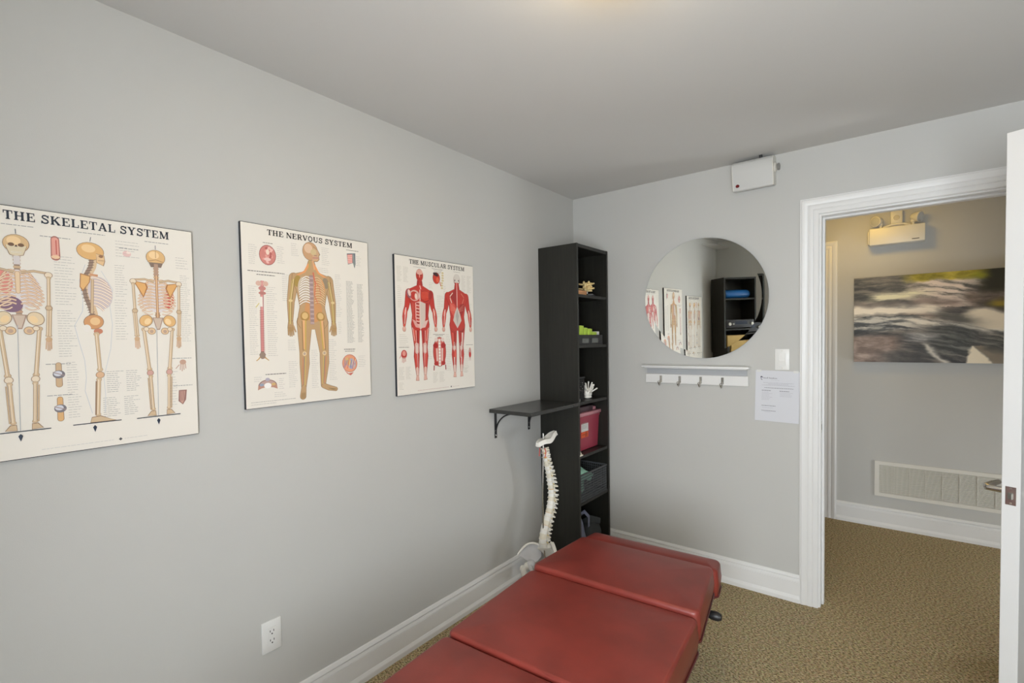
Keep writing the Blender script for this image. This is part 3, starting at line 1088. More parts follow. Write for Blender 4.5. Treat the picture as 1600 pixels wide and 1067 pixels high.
    g = math.exp(-(((u - .72) / .13) ** 2 + ((v - .50 + .35 * (u - .70)) / .04) ** 2))
    c = lerp(c, (84, 84, 80), g * .9)
    g = math.exp(-(((u - .46) / .10) ** 2 + ((v - .285) / .045) ** 2))
    c = lerp(c, (196, 196, 198), g * (.8 + .4 * fl))
    # boulders, lower left
    g = (1 - smooth(.26, .40, u)) * (1 - smooth(.28, .34, v))
    c = lerp(c, lerp((98, 84, 78), (186, 168, 158), .45 + .9 * rk + .3 * fl2), g)
    g = math.exp(-(((u - .36) / .18) ** 4 + ((v - .045) / .085) ** 4))
    c = lerp(c, lerp((58, 58, 60), (98, 96, 94), .45 + rk), g)
    # strand of white water to the bottom
    ctr3 = .58 - .55 * (v) + .05
    g = math.exp(-((u - (.645 - .75 * v)) / .022) ** 2) * (1 - smooth(.18, .26, v))
    c = lerp(c, (210, 206, 198), g * .85)
    # bottom right cream wedge
    if v < .19:
        g = smooth(.755 + .12 * v, .775 + .12 * v, u) * (1 - smooth(.90 - .6 * v, .93 - .6 * v, u))
        c = lerp(c, (222, 212, 192), g)
        g = smooth(.90 - .6 * v, .93 - .6 * v, u)
        c = lerp(c, (128, 118, 104), g * .9)
    if u > .80:
        g = smooth(.84, .90, u) * math.exp(-((v - (.25 - .2 * (u - .8))) / .10) ** 4)
        c = lerp(c, lerp((62, 64, 64), (120, 118, 112), .4 + fl), g)
    return tuple(max(0, min(255, k * 1.06 + 6)) for k in c)


NU, NV = 360, 210
me = bpy.data.meshes.new('canvas_print')
V = [(PW * i / NU, -.0366, PH * j / NV) for j in range(NV + 1) for i in range(NU + 1)]
F = [(j * (NU + 1) + i, j * (NU + 1) + i + 1, (j + 1) * (NU + 1) + i + 1, (j + 1) * (NU + 1) + i) for j in range(NV) for i in range(NU)]
me.from_pydata(V, [], F)
at = me.color_attributes.new('ink', 'FLOAT_COLOR', 'POINT')
flat = []
for j in range(NV + 1):
    for i in range(NU + 1):
        flat += srgb(*river(PW * i / NU / .82, j / NV))
at.data.foreach_set('color', flat)
me.materials.append(CANVAS)
o = bpy.data.objects.new('photo_print', me)
COL.objects.link(o)
o.parent = pic

# return-air grille
vg = thing('return_air_grille', 'long cream louvred return air grille low on the hall wall', 'grille', (1.672, YH, .232))
GW, GH, GF = .765, .262, .026
m = MB()
m.prism([(0, 0), (GW, 0), (GW - GF, GF), (GF, GF)], -.008, -.0005, 'y').prism([(0, GH), (GF, GH - GF), (GW - GF, GH - GF), (GW, GH)], -.008, -.0005, 'y')
m.prism([(0, 0), (GF, GF), (GF, GH - GF), (0, GH)], -.008, -.0005, 'y').prism([(GW, 0), (GW, GH), (GW - GF, GH - GF), (GW - GF, GF)], -.008, -.0005, 'y')
m.build('grille_frame', CREAM, vg)
box_obj('duct_backing', mat('duct_grey', (.50, .49, .44), .7), GF, GW - GF, -.0015, -.0005, GF, GH - GF, parent=vg)
NS = 22
pitch = (GH - 2 * GF) / NS
base = None
for k in range(NS):
    if base is None:
        base = MB().prism([(-.0015, 0), (-.0068, -.0035), (-.0076, -.0028), (-.0022, .0012)], GF, GW - GF, 'x').build('louvre', CREAM, vg)
        base.location = (0, 0, GF + pitch * .6)
    else:
        copy_part(base, vg, (0, 0, GF + pitch * (k + .6)))
base = None
for k in range(1, 8):
    x = GF + (GW - 2 * GF) * k / 8
    if base is None:
        base = MB().box(-.0010, .0010, -.0060, -.0015, GF, GH - GF).build('mullion', CREAM, vg)
        base.location = (x, 0, 0)
    else:
        copy_part(base, vg, (x, 0, 0))
for xx in (.012, GW - .012):
    MB().lathe([(0, 0), (.004, 0), (.003, .0015), (0, .002)], 10, Matrix.Translation((xx, -.008, GH / 2)) @ Matrix.Rotation(PI / 2, 4, 'X')).build('screw', CREAM, vg)

# ------------------------------------------------------------------ anatomy charts
OUT, FILL, LITE = (150, 120, 94), (206, 180, 146), (230, 214, 190)
GREYT = (176, 176, 176)


def chart(name, label, y0, z0, w, h, text, tx0, tx1, tz, th, tcol):
    t = thing(name, label, 'wall chart', (0, y0, z0), R(90), 'anatomy charts on the left wall')
    box_obj('backing_board', BOARD, 0, w, -.0125, -.0005, 0, h, .0008, t, 1)
    sh = box_obj('poster_sheet', SHEET, .0018, w - .0008, -.0131, -.01255, .0018, h - .0018, 0, t)
    sh2 = bpy.data.objects.new('print_plane', None)
    # printed pieces sit on the sheet: shift by parent location
    bpy.data.objects.remove(sh2)
    tt = title(sh, text, tx0, tx1, tz, th, tcol)
    tt.location = (0, -.0131, 0)
    return t, sh


def done(P, name, sh):
    o = P.build(name, sh)
    o.location = (0, -.0131, 0)
    return o


def bone(P, a, b, w, knob=1.5, c=FILL, oc=OUT):
    P.cap(a, b, w / 2 + .0006, w / 2 + .0006, oc)
    P.ell(a[0], a[1], w * knob / 2 + .0006, w * knob / 2, oc, n=10)
    P.ell(b[0], b[1], w * knob / 2 + .0006, w * knob / 2, oc, n=10)
    P.cap(a, b, w / 2, w / 2, c)
    P.ell(a[0], a[1], w * knob / 2, w * knob / 2 - .0006, c, n=10)
    P.ell(b[0], b[1], w * knob / 2, w * knob / 2 - .0006, c, n=10)
    P.line([(a[0] - w * .12, a[1]), (b[0] - w * .12, b[1])], w * .3, LITE)


def skeleton(cx, back):
    P = Print()
    spx = cx
    # plumb line with marker
    # spine
    P.line([(spx, .528), (spx, .345)], .011, (150, 130, 116))
    for k in range(20):
        z = .520 - k * .0088
        P.cap((spx - .0045, z), (spx + .0045, z), .0030, .0030, (206, 176, 140) if k % 2 else (186, 150, 122), 3)
    # rib cage: tinted lung field then ribs
    P.ell(cx, .437, .043, .050, (222, 214, 214))
    if not back:
        P.ell(cx - .026, .455, .017, .030, (224, 140, 128), .15)
        P.ell(cx - .014, .398, .022, .020, (128, 98, 120), -.4)
    else:
        P.ell(cx + .030, .428, .014, .030, (208, 96, 86), -.1)
    for k in range(10):
        z = .482 - k * .0092
        wd = .018 + .026 * math.sin(min(1, (k + 1) / 7) * PI / 2)
        if k > 7:
            wd -= .005 * (k - 7)
        for s in (-1, 1):
            pts = [(cx + s * (.004 + wd * q / 6), z + .006 * math.sin(q / 6 * PI) - (.012 if not back else .010) * (q / 6) ** 2) for q in range(7)]
            P.line(pts, .0042, (176, 128, 104))
            P.line(pts, .0026, (232, 206, 176))
            # front sweep of the rib
            pts = [(cx + s * (wd * (1 - q / 5) + .006 * q / 5), z - .012 - .007 * math.sin(q / 5 * PI) + (.010 if not back else 0) * q / 5) for q in range(5)]
            P.line(pts, .0034, (190, 150, 126))
            P.line(pts, .0020, (236, 214, 188))
    if not back:
        P.cap((cx, .478), (cx, .430), .0055, .0045, (198, 160, 124))
        P.cap((cx, .478), (cx, .430), .0040, .0032, (230, 204, 170))
    else:
        P.line([(cx, .50), (cx, .345)], .007, (176, 132, 98))
        P.line([(cx, .50), (cx, .345)], .0028, (226, 190, 148))
    for s in (-1, 1):
        # clavicle and scapula
        P.line([(cx + s * .006, .480), (cx + s * .03, .486), (cx + s * .057, .482)], .0062, OUT)
        P.line([(cx + s * .006, .480), (cx + s * .03, .486), (cx + s * .057, .482)], .0044, FILL)
        if back:
            P.poly([(cx + s * .058, .480), (cx + s * .026, .474), (cx + s * .022, .462), (cx + s * .034, .430), (cx + s * .044, .452)], (172, 118, 70))
            P.poly([(cx + s * .055, .478), (cx + s * .029, .472), (cx + s * .026, .461), (cx + s * .034, .436), (cx + s * .042, .453)], (222, 170, 108))
        P.ell(cx + s * .058, .478, .0085, .0080, OUT, n=12)
        P.ell(cx + s * .058, .478, .0072, .0068, LITE, n=12)
        # arm
        bone(P, (cx + s * .058, .470), (cx + s * .056, .396), .0060)
        bone(P, (cx + s * .0545, .386), (cx + s * .051, .318), .0045)
        bone(P, (cx + s * .0590, .386), (cx + s * .056, .318), .0045)
        P.ell(cx + s * .056, .391, .0075, .0065, OUT, n=10)
        P.ell(cx + s * .056, .391, .0062, .0052, FILL, n=10)
        P.ell(cx + s * .0535, .308, .0068, .007, (206, 172, 136), n=10)
        for q in range(4):
            P.line([(cx + s * (.049 + q * .003), .304), (cx + s * (.047 + q * .0036), .276 + .004 * abs(q - 1.5))], .0022, (206, 168, 132))
        # hip bone
        P.ell(cx + s * .030, .362, .0165, .0185, OUT, s * .5)
        P.ell(cx + s * .030, .362, .0150, .0170, (222, 178, 120) if back else (226, 204, 170), s * .5)
        P.ell(cx + s * .026, .360, .0075, .0100, (238, 208, 160), s * .5)
        P.ell(cx + s * .017, .331, .0105, .0105, OUT)
        P.ell(cx + s * .017, .331, .0092, .0092, (222, 190, 150))
        P.ell(cx + s * .017, .330, .0048, .0052, (190, 160, 140))
        # leg
        bone(P, (cx + s * .036, .336), (cx + s * .026, .216), .0074, 1.7)
        P.ell(cx + s * .030, .337, .0070, .0070, OUT, n=12)
        P.ell(cx + s * .030, .337, .0058, .0058, LITE, n=12)
        P.ell(cx + s * .0245, .205, .0088, .0090, OUT, n=12)
        P.ell(cx + s * .0245, .205, .0075, .0078, LITE if not back else (205, 160, 150), n=12)
        bone(P, (cx + s * .0235, .194), (cx + s * .020, .095), .0066, 1.6)
        P.line([(cx + s * .030, .190), (cx + s * .0265, .094)], .0034, OUT)
        P.line([(cx + s * .030, .190), (cx + s * .0265, .094)], .0022, FILL)
        P.poly([(cx + s * .014, .090), (cx + s * .026, .090), (cx + s * .036, .076), (cx + s * .013, .074)], OUT)
        P.poly([(cx + s * .015, .0885), (cx + s * .025, .0885), (cx + s * .034, .0765), (cx + s * .014, .0755)], FILL)
    # sacrum
    P.poly([(cx - .014, .372), (cx + .014, .372), (cx + .004, .335), (cx - .004, .335)], (170, 140, 124))
    P.poly([(cx - .011, .370), (cx + .011, .370), (cx + .003, .338), (cx - .003, .338)], (206, 186, 168))
    # skull
    P.ell(cx, .553, .0245, .0235, OUT)
    P.ell(cx, .553, .0233, .0223, (220, 180, 126) if back else (214, 180, 134))
    P.ell(cx - .004, .560, .013, .011, (236, 204, 156))
    if back:
        P.poly([(cx - .018, .538), (cx + .018, .538), (cx + .013, .524), (cx - .013, .524)], (132, 112, 100))
        P.line([(cx, .574), (cx, .552)], .0014, (176, 134, 92))
        P.line([(cx - .019, .541), (cx, .547), (cx + .019, .541)], .0018, (170, 128, 88))
        P.line([(cx, .534), (cx, .500)], .010, (178, 146, 126))
    else:
        P.poly([(cx - .020, .548), (cx + .020, .548), (cx + .013, .524), (cx, .520), (cx - .013, .524)], OUT)
        P.poly([(cx - .019, .548), (cx + .019, .548), (cx + .012, .525), (cx, .5215), (cx - .012, .525)], (220, 206, 176))
        for s in (-1, 1):
            P.ell(cx + s * .009, .550, .0058, .0045, (112, 84, 62))
        P.poly([(cx - .003, .545), (cx + .003, .545), (cx, .551)], (84, 62, 54))
        P.line([(cx - .010, .531), (cx + .010, .531)], .0026, (240, 234, 220))
        P.line([(cx - .010, .531), (cx + .010, .531)], .0006, (150, 120, 96))
        P.line([(cx, .522), (cx, .500)], .012, (214, 206, 204))
    # plumb line and floor marker
    P.line([(cx, .590), (cx, .578)], .0016, (110, 116, 122))
    P.line([(cx - .004, .345), (cx - .008, .072)], .0012, (176, 180, 186))
    P.line([(cx - .062, .072), (cx + .050, .072)], .0026, (60, 66, 74))
    P.poly([(cx - .0125, .060), (cx - .0080, .066), (cx - .0035, .060), (cx - .0080, .046)], (34, 46, 66))
    return P


def skeleton_side(cx):
    P = Print()
    # body outline
    body = [(cx - .012, .515), (cx - .026, .470), (cx - .020, .420), (cx - .022, .385), (cx - .040, .345), (cx - .032, .300), (cx - .022, .25), (cx - .020, .20), (cx - .024, .165), (cx - .010, .10)]
    P.line(body, .0012, (196, 200, 206))
    P.line([(cx + .022, .500), (cx + .046, .450), (cx + .038, .400), (cx + .042, .350), (cx + .036, .28), (cx + .018, .20), (cx + .020, .15), (cx + .018, .10)], .0012, (200, 204, 208))
    # spine curve
    sp = [(cx + .006, .530), (cx + .002, .508), (cx - .008, .485), (cx - .014, .455), (cx - .010, .425), (cx - .002, .398), (cx + .002, .378), (cx - .002, .362)]
    P.line(sp, .017, (150, 126, 110))
    P.line([(x + .005, z) for x, z in sp], .008, (214, 186, 152))
    for k in range(len(sp) - 1):
        for q in range(3):
            t = q / 3
            x = sp[k][0] + (sp[k + 1][0] - sp[k][0]) * t
            z = sp[k][1] + (sp[k + 1][1] - sp[k][1]) * t
            P.line([(x + .003, z), (x - .011, z - .003)], .0018, (120, 96, 84))
    # rib cage
    P.ell(cx + .018, .438, .027, .046, (208, 196, 196), .12)
    for k in range(10):
        z = .480 - .0085 * k
        ext = .026 + .020 * math.sin((k + 2) / 11 * PI)
        pts = [(cx - .002 + ext * q / 6, z + .004 * math.sin(q / 6 * PI) - .016 * (q / 6) ** 1.4) for q in range(7)]
        P.line(pts, .0046, (176, 136, 120))
        P.line(pts, .0030, (240, 226, 210))
    P.poly([(cx - .024, .490), (cx - .002, .484), (cx - .004, .466), (cx - .020, .440), (cx - .026, .452)], (170, 118, 72))
    P.poly([(cx - .022, .487), (cx - .004, .482), (cx - .006, .466), (cx - .019, .445), (cx - .024, .453)], (224, 178, 118))
    P.line([(cx - .004, .488), (cx + .014, .486)], .006, (206, 150, 110))
    P.line([(cx + .002, .476), (cx - .002, .380)], .0070, OUT)
    P.line([(cx + .002, .476), (cx - .002, .380)], .0052, FILL)
    # pelvis
    P.ell(cx + .001, .356, .0225, .0205, OUT, .3)
    P.ell(cx + .001, .356, .0210, .0190, (206, 150, 102), .3)
    P.ell(cx + .004, .358, .0110, .0110, (228, 190, 140), .3)
    P.ell(cx - .014, .338, .0085, .0105, (232, 226, 218))
    P.ell(cx + .010, .330, .0100, .0080, (196, 128, 100))
    # leg
    bone(P, (cx + .006, .322), (cx + .010, .222), .0080, 1.6)
    P.ell(cx + .010, .207, .0100, .0095, OUT)
    P.ell(cx + .010, .207, .0086, .0082, (216, 176, 140))
    bone(P, (cx + .007, .194), (cx + .002, .096), .0078, 1.5)
    P.line([(cx + .001, .19), (cx - .003, .095)], .0034, OUT)
    P.poly([(cx - .012, .090), (cx + .008, .092), (cx + .030, .080), (cx + .044, .074), (cx - .016, .074)], OUT)
    P.poly([(cx - .011, .088), (cx + .007, .090), (cx + .028, .080), (cx + .040, .0755), (cx - .015, .0755)], FILL)
    # skull in profile
    P.ell(cx + .000, .553, .0300, .0245, OUT, -.12)
    P.ell(cx + .000, .553, .0287, .0233, (222, 176, 116), -.12)
    P.ell(cx - .004, .560, .015, .011, (236, 202, 150), -.12)
    P.poly([(cx + .012, .548), (cx + .030, .544), (cx + .0315, .528), (cx + .028, .514), (cx + .012, .522)], OUT)
    P.poly([(cx + .012, .547), (cx + .029, .543), (cx + .0300, .528), (cx + .0265, .5155), (cx + .013, .523)], (226, 190, 144))
    P.ell(cx + .0225, .541, .0050, .0042, (146, 106, 78))
    P.line([(cx + .016, .529), (cx + .029, .529)], .0012, (140, 106, 80))
    P.line([(cx + .002, .592), (cx, .580)], .0016, (110, 116, 122))
    P.line([(cx - .052, .073), (cx + .054, .073)], .0026, (60, 66, 74))
    P.poly([(cx - .0105, .061), (cx - .006, .067), (cx - .0015, .061), (cx - .006, .047)], (34, 46, 66))
    return P


SKW = .517
t1, s1 = chart('skeletal_system_chart', 'anatomy chart of three tan skeletons, partly cut off at the left', -2.898, 1.158, SKW, .648,
               'THE SKELETAL SYSTEM', .099, .455, .613, .0225, (28, 40, 56))
done(skeleton(.120, False), 'skeleton_front_figure', s1)
done(skeleton_side(.266), 'skeleton_side_figure', s1)
done(skeleton(.418, True), 'skeleton_back_figure', s1)
P = Print()
random.seed(11)
P.block(.190, .235, .40, .53, .0075)
P.block(.192, .232, .26, .385, .0068)
P.block(.318, .348, .43, .52, .0068)
P.block(.315, .345, .30, .42, .0075)
P.block(.480, .508, .30, .505, .0062)
P.block(.470, .505, .52, .56, .0080)
P.block(.322, .385, .545, .59, .0085, ragged=.6)
P.block(.206, .236, .09, .245, .0068)
P.block(.290, .330, .155, .215, .0058, (150, 150, 150))
P.block(.335, .372, .155, .215, .0058, (150, 150, 150))
P.block(.280, .322, .083, .140, .0058, (150, 150, 150))
P.block(.328, .366, .083, .140, .0058, (150, 150, 150))
P.block(.012, .050, .12, .56, .0085)
P.block(.440, .466, .10, .205, .0085)
P.text(.085, .155, .600, (140, 140, 142), .0016)
P.text(.240, .300, .602, (140, 140, 142), .0016)
P.text(.392, .452, .599, (140, 140, 142), .0016)
P.text(.165, .225, .580, (130, 130, 134), .0016)
P.text(.330, .376, .571, (130, 130, 134), .0016)
P.text(.452, .504, .246, (130, 130, 134), .0016)
P.text(.452, .504, .160, (130, 130, 134), .0016)
P.text(.165, .215, .242, (130, 130, 134), .0016)
P.text(.165, .215, .158, (130, 130, 134), .0016)
P.text(.150, .300, .018, (190, 190, 190), .001)
P.text(.325, .380, .018, (190, 190, 190), .001)
P.poly([(.316, .0225), (.3205, .018), (.316, .0135), (.3115, .018)], (80, 80, 84))
done(P, 'caption_print', s1)['kind'] = 'stuff'
P = Print()
P.cap((.194, .575), (.194, .528), .0085, .0095, (176, 110, 98))
P.cap((.194, .574), (.194, .535), .0065, .0070, (222, 158, 144))
P.ell(.194, .528, .0085, .005, (232, 196, 160))
P.line([(.196, .573), (.196, .535)], .002, (190, 84, 76))
done(P, 'bone_column_detail', s1)
P = Print()
P.ell(.348, .556, .010, .009, (230, 196, 190))
P.ell(.352, .560, .005, .004, (240, 222, 212))
done(P, 'small_bone_detail', s1)
for zz, c in ((.214, (200, 170, 134)), (.122, (214, 170, 116))):
    P = Print()
    P.cap((.190, zz + .026), (.190, zz - .028), .0062, .0070, OUT)
    P.cap((.190, zz + .026), (.190, zz - .028), .0050, .0058, c)
    P.ell(.190, zz, .0125, .0110, (120, 116, 122))
    P.ell(.188, zz + .002, .0085, .0070, (206, 206, 214))
    P.line([(.178, zz + .006), (.202, zz - .004)], .0022, (160, 140, 140))
    done(P, 'knee_joint_detail', s1)
P = Print()
for q in range(4):
    P.line([(.474 + q * .004, .232), (.472 + q * .0052, .205 + .004 * abs(q - 1))], .0022, (188, 150, 132))
P.ell(.480, .234, .009, .008, (196, 160, 140))
P.line([(.470, .226), (.460, .214)], .0022, (188, 150, 132))
done(P, 'hand_bone_detail', s1)
P = Print()
P.poly([(.466, .146), (.488, .146), (.485, .115), (.476, .100), (.464, .112)], (150, 112, 104))
P.poly([(.468, .143), (.485, .143), (.481, .116), (.475, .104), (.467, .114)], (198, 156, 142))
for q in range(4):
    P.line([(.470 + q * .0045, .143), (.468 + q * .004, .112)], .0012, (120, 84, 80))
done(P, 'foot_bone_detail', s1)

# ---- nervous system chart
t2, s2 = chart('nervous_system_chart', 'anatomy chart of one tan standing man threaded with nerves, middle of three', -2.2335, 1.217, .513, .651,
               'THE NERVOUS SYSTEM', .091, .438, .617, .0200, (24, 24, 26))
P = Print()
SK0, SK1, SK2 = (136, 108, 74), (190, 156, 116), (216, 184, 144)


def limb(P, pts, rs, c0=SK0, c1=SK1, e=.0014):
    for a, b, ra, rb in zip(pts, pts[1:], rs, rs[1:]):
        P.cap(a, b, ra, rb, c0)
    for a, b, ra, rb in zip(pts, pts[1:], rs, rs[1:]):
        P.cap(a, b, ra - e, rb - e, c1)


def torso(P, cx, pts, c0, c1, e=.0016):
    L = [(cx - a, z) for a, z in pts] + [(cx + a, z) for a, z in reversed(pts)]
    P.poly(L, c0)
    L = [(cx - a + e, z) for a, z in pts] + [(cx + a - e, z) for a, z in reversed(pts)]
    P.poly(L, c1)


cx = .256
for s in (-1, 1):
    kx = {-1: -.038, 1: .044}[s]
    fx = {-1: -.044, 1: .036}[s]
    limb(P, [(cx + s * .034, .308), (cx + kx, .190), (cx + kx * 1.0, .150), (cx + fx, .062)], [.0315, .0195, .0200, .0105])
limb(P, [(cx - .044, .060), (cx - .048, .026)], [.0100, .0125])
limb(P, [(cx + .038, .060), (cx + .060, .050), (cx + .090, .042)], [.0105, .0110, .0085])
for s in (-1, 1):
    limb(P, [(cx + s * .070, .472), (cx + s * .085, .384), (cx + s * .088, .310)], [.0205, .0150, .0095])
    limb(P, [(cx + s * .088, .305), (cx + s * .089, .284)], [.0105, .0120])
    for q in range(4):
        limb(P, [(cx + s * (.080 + .0058 * q), .284), (cx + s * (.078 + .0066 * q), .254 + .004 * abs(q - 1.5))], [.0032, .0026], e=.0007)
    limb(P, [(cx + s * .078, .292), (cx + s * .070, .272)], [.0034, .0028], e=.0007)
torso(P, cx, [(.018, .520), (.032, .500), (.078, .487), (.080, .462), (.064, .430), (.056, .390), (.052, .365), (.058, .338), (.064, .305), (.050, .284), (.004, .280)], SK0, SK1)
torso(P, cx, [(.012, .545), (.020, .520), (.028, .502)], SK0, SK1)
P.ell(cx - .003, .580, .0315, .0355, SK0, -.1)
P.ell(cx - .003, .580, .0300, .0340, (200, 158, 120), -.1)
P.poly([(cx + .010, .600), (cx + .029, .588), (cx + .038, .572), (cx + .033, .566), (cx + .034, .552), (cx + .026, .543), (cx + .004, .540)], SK0)
P.poly([(cx + .010, .598), (cx + .028, .587), (cx + .035, .573), (cx + .031, .566), (cx + .032, .553), (cx + .025, .545), (cx + .004, .542)], (204, 168, 132))
P.ell(cx - .010, .590, .017, .018, (222, 190, 160))
P.ell(cx + .010, .578, .012, .012, (206, 184, 140))
P.line([(cx + .006, .556), (cx + .030, .558)], .0045, (190, 130, 120))
P.line([(cx + .012, .566), (cx + .024, .566)], .003, (160, 120, 110))
# interior: muscles tinted, ribs, spine, nerves
for s in (-1, 1):
    P.line([(cx + s * .010, .530), (cx + s * .028, .500), (cx + s * .060, .482)], .010, (226, 158, 104), .006)
    P.ell(cx + s * .058, .462, .013, .022, (168, 140, 76) if s < 0 else (150, 134, 112), s * .2)
P.ell(cx - .030, .434, .026, .046, (206, 192, 172), .08)
P.ell(cx + .030, .434, .024, .044, (212, 160, 112), -.08)
P.ell(cx + .004, .355, .036, .048, (206, 150, 100))
P.line([(cx - .002, .488), (cx - .003, .300)], .017, (170, 144, 140))
for k in range(22):
    z = .486 - k * .0086
    P.line([(cx - .009, z), (cx + .005, z)], .0026, (202, 184, 182) if k % 2 else (146, 124, 126))
for k in range(11):
    z = .478 - k * .0096
    for s in (-1, 1):
        wd = .030 + .016 * math.sin(min(1, (k + 1) / 7) * PI / 2)
        pts = [(cx + s * (.010 + (wd - .004) * q / 6), z + .006 * math.sin(q / 6 * PI) - .010 * (q / 6) ** 2) for q in range(7)]
        P.line(pts, .0036, (238, 232, 226) if s < 0 else (222, 190, 150))
        P.line([(a, b - .003) for a, b in pts], .0014, (150, 116, 76))
P.line([(cx + .006, .500), (cx + .014, .455), (cx + .010, .410), (cx + .022, .380)], .005, (212, 106, 84), .002)
P.line([(cx + .010, .470), (cx + .030, .446), (cx + .036, .410)], .003, (206, 120, 96), .0015)
for s in (-1, 1):
    P.ell(cx + s * .032, .330, .018, .019, (176, 136, 78), s * .5)
    P.ell(cx + s * .032, .332, .012, .013, (218, 184, 126), s * .5)
    kx = {-1: -.038, 1: .044}[s]
    fx = {-1: -.044, 1: .036}[s]
    P.line([(cx + s * .036, .315), (cx + kx, .205)], .013, (226, 176, 128))
    P.line([(cx + s * .030, .315), (cx + kx - s * .004, .200)], .0055, (200, 168, 90))
    P.line([(cx + s * .044, .312), (cx + kx + s * .005, .200)], .003, (146, 116, 78))
    P.ell(cx + kx, .188, .0085, .0085, (228, 204, 160))
    P.ell(cx + kx, .188, .0055, .0055, (188, 168, 150))
    P.line([(cx + kx, .176), (cx + fx, .068)], .0080, (164, 142, 118))
    P.line([(cx + kx - s * .004, .178), (cx + fx - s * .003, .066)], .003, (214, 186, 104))
    P.line([(cx + kx + s * .007, .174), (cx + fx + s * .004, .070)], .0022, (216, 130, 96))
    for off, col in ((-.005, (190, 168, 92)), (.004, (146, 124, 70)), (0, (226, 206, 150))):
        P.line([(cx + s * .072 + off, .468), (cx + s * .086 + off, .384), (cx + s * .089 + off * .6, .300)], .0028, col)
    P.ell(cx + s * .086, .387, .0080, .0050, (222, 200, 150))
    for q in range(4):
        P.line([(cx + s * (.084 + .004 * q), .296), (cx + s * (.078 + .0066 * q), .258)], .0012, (176, 140, 80))
P.line([(cx - .006, .545), (cx - .010, .505)], .006, (184, 162, 104))
P.line([(cx + .006, .545), (cx + .012, .510)], .005, (224, 170, 128))
for q in range(4):
    P.line([(cx + .058 + .008 * q, .049 - .002 * q), (cx + .080 + .004 * q, .041)], .0016, (130, 104, 62))
    P.line([(cx - .052 + .004 * q, .040), (cx - .056 + .005 * q, .018)], .0014, (130, 104, 62))
done(P, 'nervous_body_figure', s2)
P = Print()
random.seed(5)
# brain
P.ell(.091, .545, .0300, .0360, (150, 84, 80))
P.ell(.091, .545, .0280, .0340, (206, 132, 124))
for k in range(16):
    a = random.uniform(0, 2 * PI)
    rr = random.uniform(.006, .022)
    P.ell(.091 + rr * math.cos(a), .545 + rr * 1.2 * math.sin(a), .006, .004, random.choice([(232, 184, 176), (176, 96, 92), (222, 158, 148)]), random.random() * 3)
P.ell(.091, .556, .006, .010, (238, 214, 196))
P.ell(.090, .530, .012, .006, (230, 196, 190))
# spinal cord
done(P, 'brain_detail', s2)
P = Print()
P.line([(.069, .452), (.067, .420), (.064, .30), (.062, .185)], .0115, (146, 92, 90))
P.line([(.069, .452), (.067, .420), (.064, .30), (.062, .185)], .0085, (214, 150, 146))
P.ell(.056, .442, .010, .009, (214, 176, 160)); P.ell(.080, .442, .010, .009, (214, 176, 160))
P.ell(.068, .425, .013, .008, (196, 134, 128))
P.ell(.068, .408, .013, .006, (188, 126, 118))
P.line([(.064, .395), (.064, .36)], .008, (236, 230, 220))
P.line([(.056, .372), (.044, .356)], .003, (210, 196, 120))
for k in range(28):
    z = .345 - k * .0062
    P.line([(.056, z), (.072, z - .001)], .0016, (176, 92, 92))
for s in (-1, 1):
    P.line([(.062, .195), (.062 + s * .012, .176), (.062 + s * .022, .168)], .005, (196, 162, 108), .003)
    P.line([(.062, .200), (.062 + s * .009, .186)], .008, (140, 116, 106))
P.ell(.062, .186, .010, .012, (150, 130, 116))
# vertebra section
done(P, 'spinal_cord_detail', s2)
P = Print()
P.ell(.077, .078, .0330, .0215, (134, 100, 92), 0, 20, 0, PI)
P.ell(.077, .078, .0300, .0190, (190, 160, 152), 0, 20, 0, PI)
P.poly([(.044, .080), (.110, .080), (.112, .064), (.098, .070), (.077, .073), (.056, .070), (.042, .064)], (186, 140, 122))
P.ell(.077, .078, .013, .010, (244, 240, 236))
P.ell(.077, .100, .008, .006, (176, 170, 184))
P.ell(.056, .082, .008, .005, (150, 160, 178))
P.ell(.098, .082, .008, .005, (208, 176, 118))
# tissue block
done(P, 'vertebra_detail', s2)
P = Print()
P.poly([(.412, .592), (.452, .598), (.452, .552), (.447, .535), (.440, .556), (.416, .548)], (110, 118, 126))
P.poly([(.414, .588), (.438, .592), (.438, .556), (.417, .551)], (226, 150, 140))
for k in range(5):
    P.line([(.415, .582 - .007 * k), (.437, .586 - .007 * k)], .002, (240, 210, 200))
P.line([(.442, .592), (.446, .545)], .006, (150, 156, 150))
# head section
done(P, 'tissue_detail', s2)
P = Print()
P.ell(.413, .142, .0350, .0370, (180, 98, 80), .3)
P.ell(.413, .142, .0330, .0350, (226, 158, 124), .3)
P.ell(.420, .140, .020, .022, (170, 168, 190), .3)
P.ell(.405, .150, .012, .018, (214, 176, 120), .5)
for k in range(12):
    P.line([(.385 + .0045 * k, .118 + random.random() * .02), (.390 + .0050 * k, .150 + random.random() * .015)], .0022, random.choice([(206, 84, 66), (236, 206, 140), (140, 130, 160)]))
P.poly([(.385, .118), (.400, .100), (.430, .104), (.416, .092)], (206, 112, 96))
done(P, 'head_section_detail', s2)
P = Print()
for x0, x1, z0, z1 in ((.025, .055, .51, .575), (.125, .155, .52, .58), (.020, .052, .19, .43), (.082, .120, .18, .43), (.030, .060, .095, .11), (.118, .140, .06, .10),
                       (.178, .208, .555, .60), (.300, .335, .530, .60), (.140, .172, .38, .48), (.355, .385, .33, .50), (.365, .382, .26, .31),
                       (.155, .190, .20, .24), (.285, .33, .50, .52), (.320, .355, .08, .24), (.455, .480, .545, .585), (.455, .490, .12, .17), (.10, .15, .035, .05), (.245, .275, .05, .20), (.155, .19, .06, .16)):
    P.block(x0, x1, z0, z1, .0072)
P.block(.405, .442, .228, .478, .0048, (158, 156, 150), .0016)
